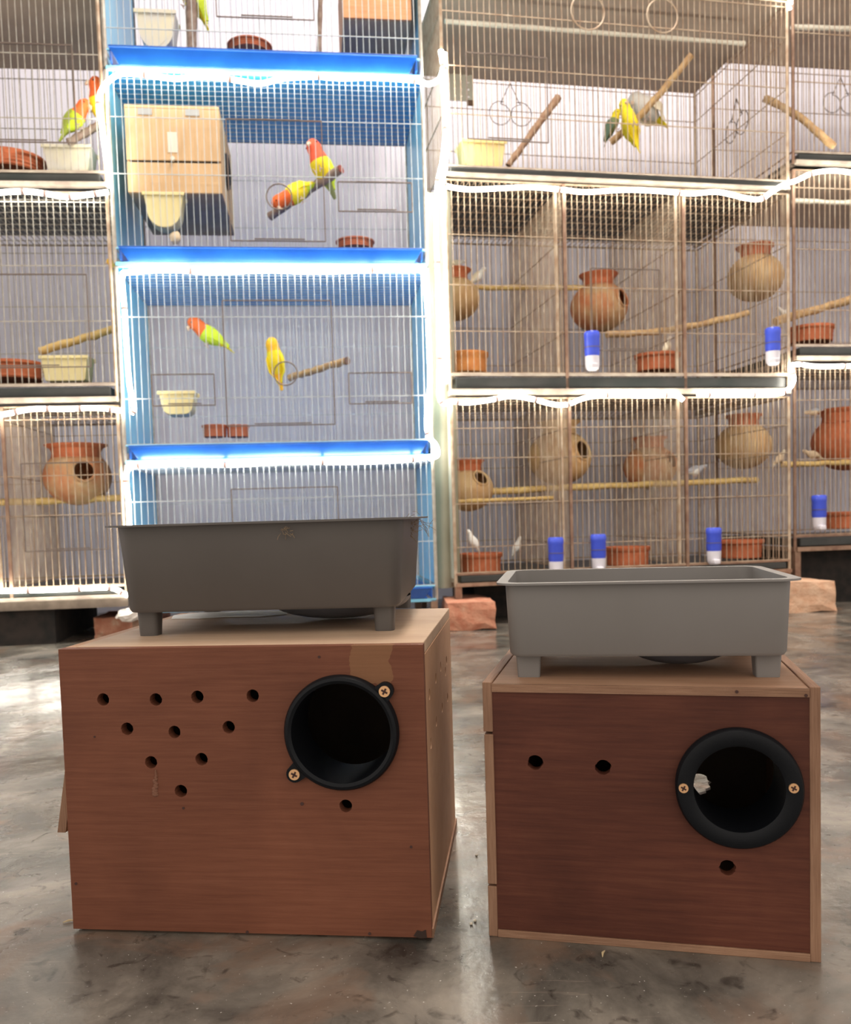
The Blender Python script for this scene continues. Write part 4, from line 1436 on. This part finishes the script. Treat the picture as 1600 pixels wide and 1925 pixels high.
# droppings / torn paper under basin 1
pp = at_z(430, 1158, ZT1)
pa = MB()
poly = [(-.045, -.012), (-.02, -.016), (.0, -.010), (.03, -.014), (.05, -.004), (.046, .02), (.01, .03), (-.03, .026), (-.05, .010)]
k = len(poly)
pa.add([(x, y, .0003) for x, y in poly] + [(x * .98, y * .98, .0010) for x, y in poly],
       [tuple(range(k))[::-1], tuple(range(k, 2 * k))] + [(j, (j + 1) % k, k + (j + 1) % k, k + j) for j in range(k)])
tag(pa.build('paper_scrap', mat('white_paper', (.80, .80, .78), rough=.8), loc=(pp.x, pp.y, ZT1)), 'torn white paper lying under the taller basin', 'paper')

# nest fibres hanging on basin 1 rim
rf = random.Random(11)
for (x, y, n_, sc, lb) in ((778, 985, 40, .009, 'tangle of dry nest fibres at right rim of the taller basin'), (537, 996, 16, .004, 'dusty clump of fibres on middle of the taller basin front')):
    base = at_y(x, y, c1.y - d1 / 2 - .0045 if x < 700 else c1.y - .02)
    fm = MB()
    for i in range(n_):
        p = Vector([rf.gauss(0, sc * .5), rf.gauss(0, .002), rf.gauss(0, sc * .38)])
        q = p + Vector([rf.uniform(-1, 1) * sc, rf.uniform(-.3, .3) * sc * .4, rf.uniform(-1.3, .6) * sc])
        m_ = (p + q) / 2 + Vector([rf.uniform(-.3, .3) * sc for _ in range(3)]) * .5
        fm.tube([p, m_, q], .00022, 4)
    o = fm.build('nest_fibres', mat('dry_fibre', (.30, .22, .13), (.16, .11, .07), rough=.9, scale=(60, 60, 60), ns=2), loc=base)
    tag(o, lb, 'nest fibre', None, 'stuff')

# ---- box 2
f2 = Frame(.0335, .5407, -.2269)
W2, H2, D2 = .1979, .1642, .17
b2 = thing('nest_box', 'smaller dark red wooden nest box in front right, with pale plywood edges', 'nest box', (f2.o.x, f2.o.y, 0), f2.yaw, 'wooden nest boxes on the floor')
TK = .0060
rc2 = f2.front(1388, 1480)
hl2 = [(f2.front(x, y).x, f2.front(x, y).z, .0047) for x, y in ((1006, 1434), (1134, 1443), (1368, 1632))]
fp = MB()
panel_holes(fp, TK - .0003, W2 - TK + .0003, .0050, H2 - TK, .0006, .0075, hl2 + [(rc2.x, rc2.z, .0315)], wob=.10)
fp.build('front_panel', veneer2, b2)
pn = MB()
panel_holes(pn, 0, D2, 0, H2, 0, TK, [(.070, .098, .006)], 12)
for q in pn.v:
    q.x, q.y = W2 - TK + q.y, q.x
pn.build('side_panel', edge_ply_v, b2, bevel=.0005)
# left side in three pieces: fixed top, door, fixed bottom
zs1 = f2.front(912, 1378).z
zs2 = f2.front(926, 1664).z
MB().box(0, TK, .0, D2, zs1 + .0008, H2).build('side_panel', edge_ply_v, b2, bevel=.0005)
dr = MB().box(.0004, TK + .0002, -.0005, D2 - .01, zs2 + .0008, zs1 - .0008).build('side_door', edge_ply_v, b2, bevel=.0005)
MB().box(-.002, .0004, .012, .022, .09, .096).build('door_pin', metal_plate, dr)
MB().box(.0002, TK, .0, D2, .0, zs2 - .0008).build('side_panel', edge_ply_v, b2, bevel=.0005)
MB().box(TK, W2 - TK, .0, D2, H2 - TK, H2 - .001).build('top_panel', wood('top_plywood_dark', (.38, .22, .135), (.32, .175, .105), (.44, .27, .18), (3, 30, 30), smear=.35), b2, bevel=.0004)
MB().box(TK, W2 - TK, -.0006, .001, H2 - TK, H2 - .001).build('top_panel_edge', edge_ply, b2)
MB().box(TK, W2 - TK, -.0005, D2, 0, .0048).build('bottom_panel', edge_ply, b2, bevel=.0004)
bk = MB()
hb = f2.front(1312, 1470, D2)
panel_holes(bk, TK, W2 - TK, .0048, H2 - TK, 0, .006, [(hb.x, hb.z, .0085)], wob=.2)
for q in bk.v:
    q.y += D2 - .006
bk.build('back_panel', inner_shade, b2)
pr = pipe_front('entrance_ring', b2, rc2.x, rc2.z, .0362, .0258, [])
for (x, y) in ((1285, 1481), (1492, 1481)):
    p = f2.front(x, y, -.006)
    screw(pr, p.x, -.0062, p.z, .0028)
# nail line and splinters on the front edge
for (x, y) in ((1385, 1300), (1515, 1307), (1300, 1796), (1180, 1788)):
    p = f2.front(x, y)
    MB().tube([(p.x, .0, p.z), (p.x, -.0010, p.z)], .0010, 8).build('pin_head', slot_m, b2)

# ---- basin 2
ZT2 = H2 - .001
qL = at_z(990, 1270, ZT2)
qR = at_z(1443, 1270, ZT2)
yaw2 = math.atan2(qR.y - qL.y, qR.x - qL.x)
nr2 = Vector((-sin(yaw2), cos(yaw2), 0))
d2 = .12
c2 = (qL + qR) / 2 + nr2 * (d2 / 2 - .018)
basin('plastic_basin', 'shallower pale grey plastic basin standing on the smaller nest box', (c2.x - .000, c2.y, ZT2), yaw2, .1745, d2, .046, .015, .0040, .0055, grey2,
      .026, .036, (.0165, .014), (-.0735, .0745), (-d2 / 2 + .018, d2 / 2 - .018), False, rk=.7)

# ================================================================ crumbs on the floor
rc_ = random.Random(21)
for i, (x, y, lb) in enumerate(((896, 1610, 'tiny pale pellet on floor between the boxes'), (893, 1733, 'tiny pale pellet on floor left of small box foot'), (886, 1739, 'tiny brown pellet on floor left of small box foot'))):
    p = at_z(x, y, 0)
    m_ = MB().ball((0, 0, .0009), .0012, .0010, .0009, 8, 6)
    tag(m_.build('seed_pellet', mat('pellet%d' % (i % 2), ((.62, .56, .46), (.30, .20, .12))[i // 2], rough=.9), loc=p, smooth=True), lb, 'pellet', 'pellets on the floor')
for (x, y, a, lb) in ((130, 1734, .4, 'short wood splinter on floor at left foot of big box'), (1135, 1795, 1.2, 'short wood splinter on floor before small box')):
    p = at_z(x, y, 0)
    m_ = MB().tube([(-.004, 0, .0008), (0, .0006, .0012), (.004, 0, .0007)], [.0003, .0008, .0003], 6)
    tag(m_.build('wood_splinter', straw, loc=p, yaw=a), lb, 'splinter', 'splinters on the floor')
